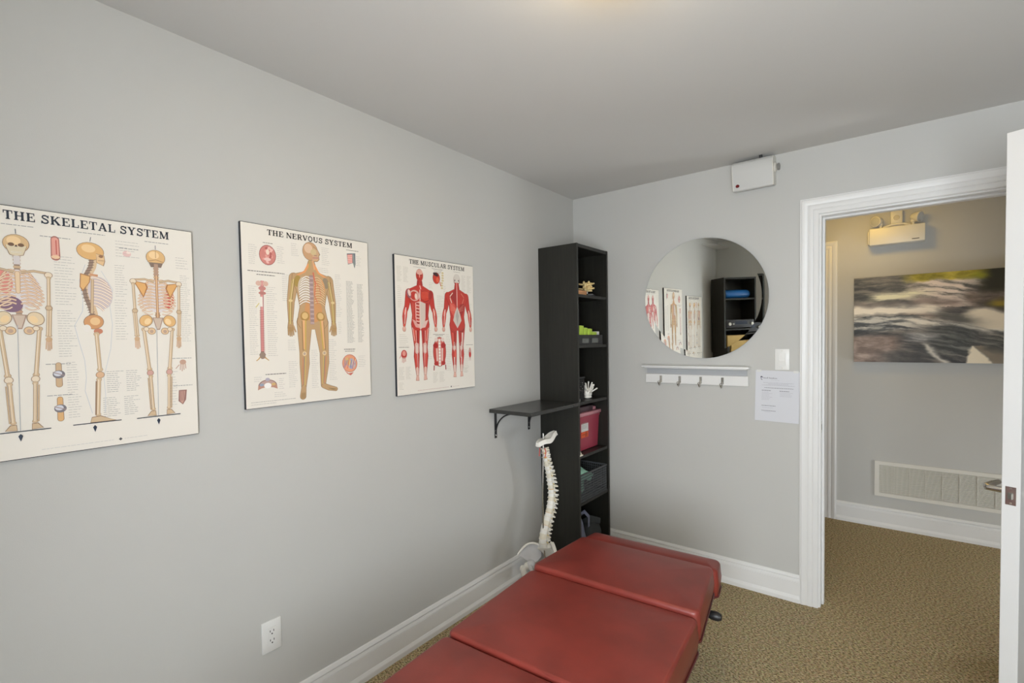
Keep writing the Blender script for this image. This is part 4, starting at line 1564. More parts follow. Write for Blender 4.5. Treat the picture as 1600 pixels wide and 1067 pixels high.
P.block(.456, .486, .228, .470, .0048, (158, 156, 150), .0016)
P.text(.020, .150, .484, (96, 92, 88), .0026)
P.text(.050, .115, .473, (96, 92, 88), .0026)
P.text(.070, .145, .118, (96, 92, 88), .0026)
P.text(.410, .470, .607, (110, 106, 100), .0022)
P.text(.388, .440, .200, (96, 92, 88), .0026)
P.text(.392, .436, .192, (96, 92, 88), .0022)
P.text(.075, .110, .588, (110, 106, 100), .0020)
P.text(.018, .180, .022, (150, 148, 144), .0014)
P.text(.018, .105, .014, (170, 168, 164), .0012)
done(P, 'caption_print', s2)['kind'] = 'stuff'

# ---- muscular system chart
t3, s3 = chart('muscular_system_chart', 'anatomy chart of two red muscle men front and back, nearest the bookcase', -1.5815, 1.1965, .519, .643,
               'THE MUSCULAR SYSTEM', .086, .452, .609, .0205, (22, 22, 22))
RD0, RD1, RD2, RD3 = (120, 34, 30), (190, 58, 48), (214, 92, 78), (160, 44, 40)
WH = (226, 214, 204)
PNK = (222, 176, 160)


def muscle_man(cx, back):
    P = Print()
    rnd = random.Random(3 if back else 4)
    for s in (-1, 1):
        hipx, kx, ax = .030, .025, .024
        limb(P, [(cx + s * hipx, .330), (cx + s * kx, .222)], [.0270, .0160], RD0, RD1)
        limb(P, [(cx + s * kx, .222), (cx + s * .027, .178), (cx + s * ax, .090)], [.0155, .0180, .0085], RD0, RD1)
        # tendon and knee in white
        P.cap((cx + s * kx, .232), (cx + s * kx, .200), .0115, .0110, (212, 178, 168))
        P.line([(cx + s * kx, .230), (cx + s * kx, .196)], .006, WH)
        P.cap((cx + s * (ax + .001), .120), (cx + s * ax, .086), .0078, .0070, (224, 190, 176))
        if not back:
            P.line([(cx + s * .042, .322), (cx + s * .034, .240)], .013, RD2, .007)
            P.line([(cx + s * .018, .318), (cx + s * .020, .240)], .012, RD3, .007)
            P.line([(cx + s * .030, .325), (cx + s * .026, .236)], .0045, (232, 196, 182), .002)
            P.line([(cx + s * .050, .318), (cx + s * .037, .250)], .0026, (236, 210, 196))
            P.line([(cx + s * .031, .190), (cx + s * .029, .128)], .008, RD2, .004)
            P.line([(cx + s * .022, .190), (cx + s * .021, .128)], .005, (214, 170, 160), .003)
        else:
            P.ell(cx + s * .028, .318, .0245, .0270, RD0)
            P.ell(cx + s * .028, .318, .0228, .0252, RD1 if s < 0 else RD3)
            P.line([(cx + s * .036, .290), (cx + s * .032, .222)], .011, RD2 if s < 0 else (226, 200, 190), .008)
            P.line([(cx + s * .020, .290), (cx + s * .020, .222)], .010, RD3, .007)
            P.ell(cx + s * .020, .182, .0080, .0230, RD2 if s < 0 else (206, 150, 140))
            P.ell(cx + s * .034, .182, .0075, .0220, RD1)
            P.line([(cx + s * .026, .165), (cx + s * .024, .090)], .0065, WH, .004)
        P.poly([(cx + s * .017, .088), (cx + s * .031, .088), (cx + s * .036, .064), (cx + s * .014, .062)], (176, 110, 98))
        P.poly([(cx + s * .018, .087), (cx + s * .030, .087), (cx + s * .034, .066), (cx + s * .016, .064)], PNK)
        # arms
        limb(P, [(cx + s * .066, .474), (cx + s * .080, .410), (cx + s * .090, .388)], [.0200, .0140, .0125], RD0, RD1)
        limb(P, [(cx + s * .090, .388), (cx + s * .094, .362), (cx + s * .097, .322)], [.0130, .0140, .0075], RD0, RD2)
        P.line([(cx + s * .085, .405), (cx + s * .092, .372)], .006, (236, 206, 194))
        P.line([(cx + s * .098, .380), (cx + s * .099, .330)], .004, RD3)
        P.line([(cx + s * .090, .376), (cx + s * .095, .330)], .003, WH)
        P.ell(cx + s * .098, .306, .0105, .0125, (176, 128, 112))
        P.ell(cx + s * .098, .306, .0092, .0112, PNK)
        for q in range(3):
            P.line([(cx + s * (.092 + q * .004), .304), (cx + s * (.091 + q * .005), .294)], .001, (170, 110, 96))
    torso(P, cx, [(.013, .536), (.018, .512), (.046, .500), (.074, .488), (.076, .460), (.060, .432), (.055, .400), (.050, .372), (.054, .345), (.056, .318), (.030, .300), (.003, .300)], RD0, RD1)
    if not back:
        # chest
        for s in (-1, 1):
            if s > 0:
                P.ell(cx + .033, .463, .031, .026, RD0); P.ell(cx + .033, .464, .029, .0242, (198, 62, 44))
                P.ell(cx + .066, .470, .014, .022, RD3, -.3)
                for k in range(5):
                    P.line([(cx + .008, .452 + .007 * k), (cx + .056, .460 + .006 * k)], .0012, (228, 110, 84))
            else:
                P.ell(cx - .033, .463, .031, .026, (214, 168, 156)); P.ell(cx - .036, .462, .022, .020, RD1)
                P.ell(cx - .024, .460, .008, .014, (232, 208, 196))
                P.ell(cx - .066, .470, .013, .022, (150, 100, 110), .3)
                P.ell(cx - .064, .474, .008, .016, (226, 196, 186), .3)
        P.line([(cx, .492), (cx, .440)], .005, (236, 206, 196))
        # belly: white aponeurosis one side, muscle blocks the other
        P.poly([(cx + .001, .438), (cx + .034, .428), (cx + .032, .360), (cx + .024, .325), (cx + .001, .305)], (212, 196, 184))
        P.line([(cx + .042, .430), (cx + .038, .360)], .012, RD3, .007)
        P.poly([(cx - .001, .438), (cx - .030, .430), (cx - .030, .360), (cx - .022, .325), (cx - .001, .305)], (226, 176, 164))
        for k in range(7):
            P.line([(cx - .024, .426 - k * .0150), (cx - .006, .424 - k * .0150)], .0085, RD1 if k % 2 else RD3)
        P.line([(cx - .044, .430), (cx - .042, .350)], .010, (196, 84, 72), .006)
        P.line([(cx, .438), (cx, .300)], .0026, WH)
        P.poly([(cx - .05, .352), (cx - .03, .345), (cx - .004, .310), (cx - .03, .315)], (216, 160, 150))
        P.poly([(cx + .05, .352), (cx + .03, .345), (cx + .004, .310), (cx + .03, .315)], (224, 190, 180))
    else:
        for s in (-1, 1):
            P.poly([(cx + s * .004, .520), (cx + s * .034, .494), (cx + s * .060, .484), (cx + s * .034, .460), (cx + s * .004, .420)], RD3 if s < 0 else RD1)
            P.line([(cx + s * .030, .492), (cx + s * .052, .470), (cx + s * .038, .440)], .0055, (232, 206, 190) if s < 0 else (206, 120, 100))
            P.ell(cx + s * .064, .472, .013, .022, RD1, -s * .3)
            P.poly([(cx + s * .050, .440), (cx + s * .052, .405), (cx + s * .026, .370), (cx + s * .010, .410), (cx + s * .020, .435)], RD2 if s < 0 else RD3)
            for k in range(4):
                P.line([(cx + s * .012, .41 - .004 * k), (cx + s * (.046), .432 - .009 * k)], .0014, (232, 150, 130))
        P.poly([(cx, .425), (cx + .020, .385), (cx + .030, .352), (cx, .312), (cx - .030, .352), (cx - .020, .385)], (206, 196, 186))
        P.poly([(cx, .410), (cx + .012, .375), (cx, .330), (cx - .012, .375)], (176, 168, 160))
        P.line([(cx, .530), (cx, .425)], .0042, (236, 206, 196))
    # head and neck
    P.line([(cx - .010, .535), (cx - .014, .512)], .010, RD3)
    P.line([(cx + .010, .535), (cx + .014, .512)], .010, RD3)
    P.ell(cx, .560, .0225, .0300, (140, 84, 74))
    if not back:
        P.ell(cx, .560, .0212, .0287, RD2)
        P.ell(cx, .575, .0190, .0130, (222, 170, 156))
        P.ell(cx, .545, .014, .014, RD1)
        for s in (-1, 1):
            P.ell(cx + s * .008, .561, .0045, .0026, (120, 40, 36))
            P.line([(cx + s * .016, .565), (cx + s * .012, .540)], .005, RD3)
        P.line([(cx, .562), (cx, .550)], .004, (232, 170, 156))
        P.line([(cx - .006, .542), (cx + .006, .542)], .0026, (140, 40, 36))
        P.line([(cx, .512), (cx + .006, .494)], .005, (236, 190, 180))
    else:
        P.ell(cx, .563, .0208, .0270, (216, 208, 198))
        P.line([(cx, .545), (cx, .515)], .024, RD1)
        P.line([(cx, .545), (cx, .512)], .004, (232, 196, 184))
        for s in (-1, 1):
            P.ell(cx + s * .013, .556, .0030, .0045, (70, 50, 50))
    return P


done(muscle_man(.146, False), 'muscle_front_figure', s3)
done(muscle_man(.394, True), 'muscle_back_figure', s3)
P = Print()
random.seed(9)
P.ell(.254, .556, .0240, .0285, (110, 30, 28))
P.ell(.255, .554, .0222, .0262, (200, 62, 46))
P.ell(.250, .574, .018, .008, (64, 34, 40), -.3)
P.ell(.262, .548, .010, .012, (222, 100, 70))
for k in range(6):
    P.line([(.245 + .006 * k, .578), (.240 + .010 * k, .598)], .0014, (90, 70, 66))
for k in range(7):
    P.ell(.296 - .006 * (k > 3), .585 - .0125 * k, .008, .0050, (212, 196, 150))
P.line([(.276, .540), (.284, .518)], .004, (190, 60, 50))
# torso detail
done(P, 'eye_muscle_detail', s3)
P = Print()
P.ell(.266, .195, .0440, .0740, (130, 40, 36))
P.ell(.266, .195, .0415, .0715, (206, 110, 98))
for s in (-1, 1):
    P.ell(.266 + s * .026, .226, .0165, .0130, (168, 36, 34))
    P.ell(.266 + s * .022, .255, .012, .010, (226, 206, 196))
    P.line([(.266 + s * .034, .215), (.266 + s * .030, .140)], .012, (190, 66, 58))
    P.line([(.266 + s * .018, .212), (.266 + s * .016, .150)], .009, (228, 200, 190))
    P.ell(.266 + s * .024, .138, .014, .010, (176, 48, 44))
    P.line([(.266 + s * .038, .130), (.266 + s * .040, .105)], .006, (150, 44, 40))
P.line([(.266, .258), (.266, .125)], .014, (236, 226, 216))
for k in range(8):
    P.line([(.258, .244 - k * .015), (.274, .244 - k * .015)], .003, (200, 150, 140))
# hand and foot
done(P, 'torso_detail', s3)
P = Print()
P.ell(.044, .190, .017, .020, (186, 60, 52)); P.ell(.044, .194, .010, .012, (222, 150, 138))
for q in range(4):
    P.line([(.034 + q * .006, .176), (.033 + q * .0065, .150 + .003 * abs(q - 1))], .0036, (206, 160, 150))
P.line([(.028, .188), (.018, .172)], .004, (206, 160, 150))
done(P, 'hand_detail', s3)
P = Print()
P.ell(.484, .182, .010, .030, (196, 150, 140)); P.ell(.484, .174, .008, .014, (190, 44, 40))
for q in range(4):
    P.line([(.478 + q * .004, .160), (.476 + q * .005, .142)], .0026, (214, 190, 180))
done(P, 'foot_detail', s3)
P = Print()
for a in ((.012, .042, .52, .59, .0060), (.050, .080, .52, .59, .0060), (.430, .462, .50, .585, .0060), (.470, .502, .50, .585, .0060), (.015, .040, .40, .50, .0085), (.020, .075, .22, .28, .0085),
          (.205, .235, .50, .53, .008), (.255, .300, .36, .47, .0085), (.300, .320, .40, .52, .0085), (.480, .510, .34, .44, .0085), (.185, .215, .16, .30, .0085), (.310, .345, .10, .28, .0085), (.440, .475, .08, .20, .0090),
          (.012, .045, .075, .13, .0060), (.052, .085, .075, .13, .0060), (.220, .255, .045, .095, .0060), (.262, .300, .045, .095, .0060), (.012, .04, .025, .06, .006), (.43, .47, .085, .11, .006)):
    P.block(a[0], a[1], a[2], a[3], a[4], (176, 172, 158))
P.text(.110, .185, .597, (130, 126, 118), .0016)
P.text(.225, .300, .600, (120, 116, 108), .0020)
P.text(.372, .420, .599, (130, 126, 118), .0016)
P.text(.225, .305, .281, (110, 106, 98), .0022)
P.text(.240, .292, .275, (110, 106, 98), .0020)
P.text(.015, .075, .222, (120, 116, 108), .0020)
P.text(.455, .508, .226, (120, 116, 108), .0020)
P.text(.120, .325, .016, (190, 150, 140), .0014)
P.text(.352, .400, .016, (190, 170, 160), .0012)
P.poly([(.341, .0215), (.3455, .0165), (.341, .0115), (.3365, .0165)], (70, 70, 70))
done(P, 'caption_print', s3)['kind'] = 'stuff'

# ------------------------------------------------------------------ spine model with pelvis
sp = thing('spine_model', 'ivory plastic spine and pelvis model on a steel rod by the bookcase', 'spine model', (0.20, -.68, 0))


def wy(y):
    return y + .68


MB().lathe([(0, 0), (.115, 0), (.117, .004), (.110, .012), (.02, .016), (0, .016)], 36, Matrix.Translation((0, -.02, 0))).build('stand_base', CHROME, sp, smooth=35)
MB().tube([(0, -.02, .014), (0, -.022, .20), (0, -.030, .34), (0, -.034, .55), (0, -.020, .78), (0, -.018, .905)], .0045, 10).build('support_rod', CHROME, sp, smooth=60)
# vertebral column: (y, z) of the body centres in the room
VP = [(-.694, .806), (-.687, .780), (-.681, .753), (-.672, .727), (-.662, .702), (-.653, .678), (-.646, .653), (-.640, .628), (-.634, .604), (-.628, .580), (-.624, .556), (-.623, .532), (-.625, .508), (-.631, .486),
      (-.638, .464), (-.647, .442), (-.658, .421), (-.671, .400), (-.684, .380), (-.695, .359), (-.705, .337), (-.713, .314), (-.718, .290), (-.714, .264)]
for k, (y, z) in enumerate(VP):
    f = k / (len(VP) - 1)
    y0, z0 = VP[max(0, k - 1)]
    y1, z1 = VP[min(len(VP) - 1, k + 1)]
    ang = math.atan2(y1 - y0, z0 - z1)
    T = Matrix.Translation((0, wy(y), z)) @ Matrix.Rotation(ang, 4, 'X')
    rb = .0125 + .0105 * f
    h = (.0085 + .0035 * f)
    m = MB()
    # waisted body with flared end plates
    m.lathe([(0, -h), (rb * .96, -h), (rb, -h * .8), (rb * .84, 0), (rb, h * .8), (rb * .96, h), (0, h)], 16, T @ Matrix.Diagonal((1.12, .85, 1, 1)))
    L = lambda pts, rad: m.tube([T @ Vector(p) for p in pts], rad, 8)
    lean = .30 if k < 7 else (.95 if k < 19 else .25)
    ln = .028 if k < 6 else .036
    # neural arch, spinous and transverse processes, facets
    for s in (-1, 1):
        L([(s * rb * .7, rb * .5, h * .2), (s * rb * .75, rb * 1.1, 0), (0, rb * 1.75, -h * .2)], [.0048, .0044, .0048])
        tw = .024 + .010 * math.sin(f * PI) + (.006 if k > 18 else 0)
        L([(s * rb * .7, rb * .95, 0), (s * tw, rb * 1.15, -.001), (s * (tw + .003), rb * 1.2, .000)], [.0050, .0042, .0050])
        m.ball(T @ Vector((s * rb * .72, rb * 1.25, -h * .9)), .0058, .0055, .0080, 1)
        m.ball(T @ Vector((s * rb * .62, rb * 1.10, h * .9)), .0055, .0050, .0070, 1)
    tip = Vector((0, rb * 1.5 + ln, -ln * lean * .75))
    L([(0, rb * 1.5, 0), (0, rb * 1.5 + ln * .5, -ln * lean * .35), tuple(tip)], [(.0060, .0034), (.0066, .0030), (.0075, .0038)])
    m.ball(T @ tip, .0042, .0045, .0068, 1)
    vb = m.build('vertebra', BONE2 if k % 3 else BONE, sp, smooth=50)
    if k < len(VP) - 1:
        yb, zb = (y + y1) / 2, (z + z1) / 2
        Td = Matrix.Translation((0, wy(yb), zb)) @ Matrix.Rotation(ang, 4, 'X') @ Matrix.Diagonal((1.12, .85, 1, 1))
        MB().lathe([(0, -.0035), (rb * .93, -.0035), (rb * .98, 0), (rb * .93, .0035), (0, .0035)], 14, Td).build('disc', DISC if k in (0, 1, 9, 15, 18) else BONE, vb, smooth=50)
    if k % 2 == 0 and k > 1:
        n_ = MB()
        for s in (-1, 1):
            n_.tube([T @ Vector((s * rb * .6, rb * .9, -h)), T @ Vector((s * rb * 1.25, rb * .7, -h * 1.3))], [.0024, .0016], 6)
        n_.build('nerve_root', NERVE, vb, smooth=60)
# occipital plate at the top
m = MB()
m.slab(9, 13, lambda u, v: Vector(((u - .5) * (.034 + .030 * math.sin(min(1, v * 1.05) * PI)), wy(-.752 + .182 * v), .836 + .036 * v ** 1.4 + .006 * math.sin(v * 9) + .004 * (2 * u - 1) ** 2)), -.026)
m.build('occipital_plate', BONE2, sp, smooth=60)
MB().tube([(-.010, wy(-.748), .842), (.0, wy(-.742), .852), (.012, wy(-.735), .850)], .007, 8).build('artery_stub', REDP, sp, smooth=60)
MB().tube([(-.018, wy(-.715), .775), (-.019, wy(-.708), .800), (-.015, wy(-.712), .822)], .0028, 7).build('vertebral_artery', REDP, sp, smooth=60)
MB().tube([(.016, wy(-.705), .770), (.019, wy(-.700), .800), (.015, wy(-.706), .822)], .0028, 7).build('vertebral_artery', REDP, sp, smooth=60)
# sacrum, hip bones and femur stubs: the pelvis hangs tilted on the rod
TP = Matrix.Translation((0, wy(-.700), .238)) @ Matrix.Rotation(R(-15), 4, 'Y')


def tp(x, y, z):
    return TP @ Vector((x, y, z))


m = MB()
m.slab(9, 12, lambda u, v: tp((u - .5) * (.074 * (1 - v) ** .8 + .012), .045 * math.sin(v * PI * .62) + .010 * (2 * u - 1) ** 2, .018 - .112 * v), .022)
for k in range(4):
    m.ball(tp(0, .050 * math.sin((k + .6) / 5 * PI * .62) + .016, .004 - .022 * k), .008, .010, .008, 1)
    for s_ in (-1, 1):
        m.ball(tp(s_ * (.020 - .003 * k), .046 * math.sin((k + .6) / 5 * PI * .62) - .002, -.004 - .022 * k), .006, .006, .008, 1)
m.build('sacrum', BONE2, sp, smooth=60)
for s_ in (-1, 1):
    def crest(u, s_=s_):
        return Vector((s_ * (.036 + .100 * u), .018 - .104 * u, .008 + .036 * math.sin(PI * u ** .9) - .012 * u))

    def low(u, s_=s_):
        return Vector((s_ * (.046 + .046 * u), .010 - .070 * u, -.050 - .022 * math.sin(PI * u)))

    def wing(u, v, s_=s_):
        p = low(u).lerp(crest(u), v)
        dish = .016 * math.sin(PI * u) * math.sin(PI * (.15 + .7 * v))
        return TP @ (p + Vector((s_ * dish * .7, dish * .7, 0)))
    m = MB()
    m.slab(15, 8, wing, .006 * s_)
    m.ball(tp(s_ * .086, -.048, -.072), .025, .026, .026, 2)                                   # socket
    m.tube([tp(s_ * .082, -.036, -.085), tp(s_ * .070, -.012, -.125), tp(s_ * .058, -.020, -.152)], [.020, .017, .019], 12)      # ischium
    m.tube([tp(s_ * .078, -.068, -.078), tp(s_ * .046, -.098, -.098), tp(s_ * .010, -.108, -.110)], [.013, .009, .012], 10)      # pubis
    m.tube([tp(s_ * .010, -.106, -.116), tp(s_ * .034, -.072, -.136), tp(s_ * .056, -.020, -.150)], [.010, .008, .011], 10)
    hb = m.build('hip_bone', PELV if s_ < 0 else BONE2, sp, smooth=60)
    MB().tube([TP @ crest(k / 14) for k in range(15)], [.0052] + [.0066] * 13 + [.0055], 8).build('iliac_crest', BONE2, hb, smooth=60)
    f_ = MB()
    f_.ball(tp(s_ * .104, -.062, -.076), .021, .021, .021, 2)
    f_.tube([tp(s_ * .104, -.062, -.076), tp(s_ * .124, -.070, -.088), tp(s_ * .132, -.072, -.115), tp(s_ * .130, -.072, -.145)], [.016, .017, .019, .017], 12)
    f_.ball(tp(s_ * .138, -.068, -.092), .018, .020, .022, 2)
    f_.build('femur_stub', BONE2, sp, smooth=60)
MB().ball(tp(0, -.108, -.112), .008, .010, .015, 2).build('pubic_disc', BONE, sp, smooth=60)

# ------------------------------------------------------------------ things in the bookcase (front faces +x at x = .28)
XF = .277
# top shelf
tb = thing('tan_block', 'tan wooden block lying at the front of the top bookcase shelf', 'block', (.215, -.375, BS[0]))
MB().box(-.055, .055, -.038, .075, 0, .026, .003).build('block_body', TANBLOCK, tb, smooth=40)
MB().box(-.0555, .0555, -.0385, .0755, .0115, .0125).build('glue_line', mat('brown_line', (.25, .11, .05), .6), tb)
vm = thing('vertebra_model', 'yellow lumbar vertebrae model on a small black stand', 'anatomy model', (.225, -.215, BS[0]), R(200))
MB().box(-.045, .045, -.055, .060, 0, .012, .003).build('stand', BLACKI, vm, smooth=40)
MB().cyl((0, 0, .012), (0, 0, .035), .006).build('stand_pin', CHROME, vm, smooth=40)
for kk, zz in enumerate((.044, .074)):
    m = MB()
    m.lathe([(0, -.013), (.027, -.013), (.028, -.010), (.024, 0), (.028, .010), (.027, .013), (0, .013)], 20, Matrix.Translation((0, -.012, zz)) @ Matrix.Diagonal((1.15, .85, 1, 1)))
    for s in (-1, 1):
        m.tube([(s * .018, .006, zz), (s * .018, .022, zz), (0, .034, zz - .004)], [.007, .006, .007], 8)
        m.tube([(s * .018, .018, zz), (s * .050, .026, zz + .004)], [.006, .005], 8)
        m.ball((s * .016, .026, zz + .012), .008, .008, .011, 1)
    m.tube([(0, .034, zz - .004), (0, .066, zz - .012)], [(.010, .005), (.013, .006)], 8)
    m.build('lumbar_vertebra', YBONE, vm, smooth=55)
MB().lathe([(0, -.005), (.026, -.005), (.029, 0), (.026, .005), (0, .005)], 20, Matrix.Translation((0, -.012, .059)) @ Matrix.Diagonal((1.15, .85, 1, 1))).build('disc', DISC, vm, smooth=50)
bb = thing('black_case', 'low black case behind the tan block on the top shelf', 'case', (.10, -.30, BS[0]))
MB().box(-.06, .05, -.09, .10, 0, .050, .005).build('case_body', BLACKI, bb, smooth=40)
MB().box(-.061, .051, -.091, .101, .032, .034).build('lid_seam', DARK, bb)

# second shelf: black tray of lime boxes
tr = thing('glove_tray', 'black tray with clear windows on the second bookcase shelf', 'tray', (.205, -.245, BS[1]))
m = MB()
m.box(-.09, .070, -.165, .140, 0, .006, .001).box(-.09, -.085, -.165, .140, .006, .062).box(.065, .070, -.165, .140, .006, .062, .001, 1)
m.box(-.085, .065, -.165, -.160, .006, .062).box(-.085, .065, .135, .140, .006, .062)
m.build('tray_body', BLACKI, tr, smooth=40)
for yy in (-.09, .03):
    box_obj('clear_window', mat('dim_clear_plastic', (.13, .14, .13), .15), .0702, .0712, yy - .035, yy + .045, .012, .040, parent=tr)
LB = [(.205, -.353, .085, .050, .112), (.205, -.300, .085, .040, .100), (.205, -.250, .09, .050, .094), (.205, -.190, .085, .060, .074)]
ldesc = ['tallest lime green carton at the panel end of the black tray', 'second lime green carton from the panel in the black tray',
         'third lime green carton from the panel in the black tray', 'lowest widest lime green carton in the black tray']
for (x, y, dx, dy, hh_), lb in zip(LB, ldesc):
    t = thing('lime_carton', lb, 'carton', (x - .012, y, BS[1] + .0065), 0, 'lime cartons in the tray')
    MB().box(-dx / 2 - .01, dx / 2 + .028, -dy / 2, dy / 2 - .002, 0, hh_, .002).build('carton_body', LIME, t, smooth=40)
    box_obj('lid_flap', mat('pale_lime_card', (.62, .74, .25), .6), -dx / 2, dx / 2 + .02, -dy / 2 + .006, dy / 2 - .008, hh_, hh_ + .0015, parent=t)
wb = thing('white_carton', 'small white carton at the right end of the black tray', 'carton', (.205, -.1345, BS[1] + .0065))
MB().box(-.05, .05, -.022, .022, 0, .078, .002).build('carton_body', PLAST, wb, smooth=40)
box_obj('label_band', mat('pale_blue_label', (.55, .62, .68), .6), .0501, .0506, -.018, .018, .02, .06, parent=wb)


def mesh_basket(t, x0, x1, y0, y1, h, m_, rows, cols, flare=.0):
    """open basket of crossing strips with rim and floor"""
    box_obj('basket_floor', m_, x0 + .004, x1 - .004, y0 + .004, y1 - .004, 0, .004, parent=t)
    r = MB()
    r.box(x0 - .003, x1 + .003, y0 - .003, y0 + .004, h - .010, h).box(x0 - .003, x1 + .003, y1 - .004, y1 + .003, h - .010, h)
    r.box(x0 - .003, x0 + .004, y0 + .004, y1 - .004, h - .010, h).box(x1 - .004, x1 + .003, y0 + .004, y1 - .004, h - .010, h)
    r.build('rim', m_, t)
    for side in ('a', 'b', 'c', 'd'):
        g = MB()
        for k in range(rows):
            z = .004 + (h - .014) * k / (rows - 1)
            if side == 'a': g.box(x1 - .003, x1, y0, y1, z, z + .004)
            if side == 'b': g.box(x0, x0 + .003, y0, y1, z, z + .004)
            if side == 'c': g.box(x0 + .003, x1 - .003, y0, y0 + .003, z, z + .004)
            if side == 'd': g.box(x0 + .003, x1 - .003, y1 - .003, y1, z, z + .004)
        nc = cols if side in 'ab' else max(3, int(cols * (x1 - x0) / (y1 - y0)))
        for k in range(nc + 1):
            if side in 'ab':
                y = y0 + (y1 - y0 - .004) * k / nc
                xx = x1 - .0022 if side == 'a' else x0 + .0006
                g.box(xx, xx + .0016, y, y + .004, .002, h - .008)
            else:
                x = x0 + .003 + (x1 - x0 - .010) * k / nc
                yy = y0 + .0006 if side == 'c' else y1 - .0022
                g.box(x, x + .004, yy, yy + .0016, .002, h - .008)
        o = g.build('lattice_side', m_, t)


# third shelf
bk = thing('black_basket', 'small black lattice basket at the left of the third shelf', 'basket', (.16, -.345, BS[2]))
mesh_basket(bk, -.10, .085, -.060, .046, .150, BLACKI, 12, 9)
vb3 = thing('bone_cluster_model', 'white branching bone model standing on the third shelf', 'anatomy model', (.215, -.205, BS[2]))
m = MB()
m.ball((0, 0, .034), .028, .034, .030, 2)
m.ball((0, .0, .010), .026, .032, .010, 2)
m.build('body', BONE2, vb3, smooth=60)
random.seed(21)
for k in range(26):
    a = 2 * PI * k / 13 + random.uniform(-.15, .15)
    el_ = random.uniform(.05, 1.2)
    d = Vector((math.cos(a) * math.cos(el_), math.sin(a) * math.cos(el_), math.sin(el_)))
    l = random.uniform(.046, .066)
    p0 = Vector((0, 0, .035)) + d * .015
    p1 = Vector((0, 0, .035)) + d * l * .6 + Vector((0, 0, .004))
    p2 = Vector((0, 0, .035)) + d * l + Vector((0, 0, .012))
    MB().tube([p0, p1, p2], [.0070, .0042, .0048], 7).ball(p2, .0058, sub=1).build('branch', BONE2, vb3, smooth=60)
tw_ = thing('white_tube', 'short white tube lying at the front edge of the third shelf', 'tube', (.258, -.392, BS[2] + .0085), R(-62))
MB().lathe([(0, -.026), (.0085, -.026), (.0085, .026), (0, .026)], 16, Matrix.Rotation(PI / 2, 4, 'Y')).build('tube_body', PLAST, tw_, smooth=40)
MB().lathe([(0, .026), (.006, .026), (.006, .036), (0, .036)], 16, Matrix.Rotation(PI / 2, 4, 'Y')).build('tube_cap', CREAM, tw_, smooth=40)

# fourth shelf: sharps container, hand model
sc = thing('sharps_container', 'translucent red sharps bin with white and orange labels', 'sharps bin', (.148, -.208, BS[3]))
m = MB()
rings = []
for zz, ins in ((0, .016), (.006, .008), (.20, .0), (.214, -.004), (.222, -.004)):
    ring = []
    for cx_, cy_, a0 in ((.080 - ins, .140 - ins, 0), (-.085 + ins, .140 - ins, 90), (-.085 + ins, -.135 + ins, 180), (.080 - ins, -.135 + ins, 270)):
        for q in range(5):
            a = R(a0 + 90 * q / 4)
            ox = cx_ - math.copysign(.016, cx_)
            oy = cy_ - math.copysign(.016, cy_)
            ring.append(m.bm.verts.new((ox + .016 * math.cos(a), oy + .016 * math.sin(a), zz)))
    rings.append(ring)
for A, B in zip(rings, rings[1:]):
    for i in range(20):
        m.bm.faces.new((A[i], A[(i + 1) % 20], B[(i + 1) % 20], B[i]))
m.bm.faces.new(rings[0][::-1])
m.bm.faces.new(rings[-1])
m.build('bin_body', REDTUB, sc, smooth=45)
MB().box(-.090, .086, -.142, .152, .222, .246, .006).build('lid_rim', CLEARLID, sc, smooth=40)
MB().box(-.070, .070, -.125, .075, .246, .284, .010).build('drop_hood', DARKLID, sc, smooth=40)
MB().box(-.055, .066, .075, .118, .246, .270, .008).build('hinge_cover', CLEARLID, sc, smooth=40)
MB().box(-.03, .080, .150, .166, .226, .240, .004).build('carry_tab', CLEARLID, sc, smooth=40)
lb_ = box_obj('white_label', PLAST, .0775, .0790, -.105, -.015, .125, .196, parent=sc)
ob_ = box_obj('orange_label', mat('orange_label', (.75, .11, .03), .5), .0770, .0785, -.105, -.015, .086, .124, parent=sc)
P = Print()
P.h = 0
for k in range(7):
    P.text(-.04, .03, .055 - .007 * k, (150, 150, 150), .002)
o = P.build('label_text', lb_)
o.location = (.0793, -.06, .132)
o.rotation_euler = (0, 0, R(90))
P = Print()
P.h = 0
for k in range(3):
    a = R(90 + 120 * k)
    P.arc(.008 * math.cos(a) + .018, .018 + .008 * math.sin(a), .008, .008, 0, 2 * PI, .0028, (60, 14, 10), 16)
P.text(-.035, .0, .020, (90, 20, 12), .003)
o = P.build('biohazard_mark', ob_)
o.location = (.0788, -.06, .086)
o.rotation_euler = (0, 0, R(90))

hm_ = thing('foot_bone_model', 'small upright white foot skeleton beside the red bin', 'anatomy model', (.240, -.398, BS[3]), R(70))
m = MB()
m.tube([(0, .002, .075), (.001, .002, .130)], [.009, .0075], 8).tube([(.012, .004, .072), (.012, .004, .128)], [.004, .0038], 8)
m.build('shin_bones', BONE, hm_, smooth=60)
m = MB()
m.ball((0, .004, .062), .014, .016, .015, 2).ball((-.004, .012, .036), .011, .012, .020, 2).ball((0, -.008, .046), .013, .012, .014, 2)
m.build('ankle_bones', BONE, hm_, smooth=60)
for k in range(5):
    x = -.014 + .007 * k
    MB().tube([(x * .7, -.010, .040), (x, -.020, .020), (x * 1.2, -.030, .006), (x * 1.25, -.042 - .003 * (2 - abs(k - 1)), .0045)], [.0045, .0038, .0036, .0044], 7).build('toe', BONE, hm_, smooth=60)
MB().tube([(-.004, .016, .026), (-.004, .020, .008), (-.004, .012, .006)], [.009, .009, .006], 8).build('heel', BONE, hm_, smooth=60)

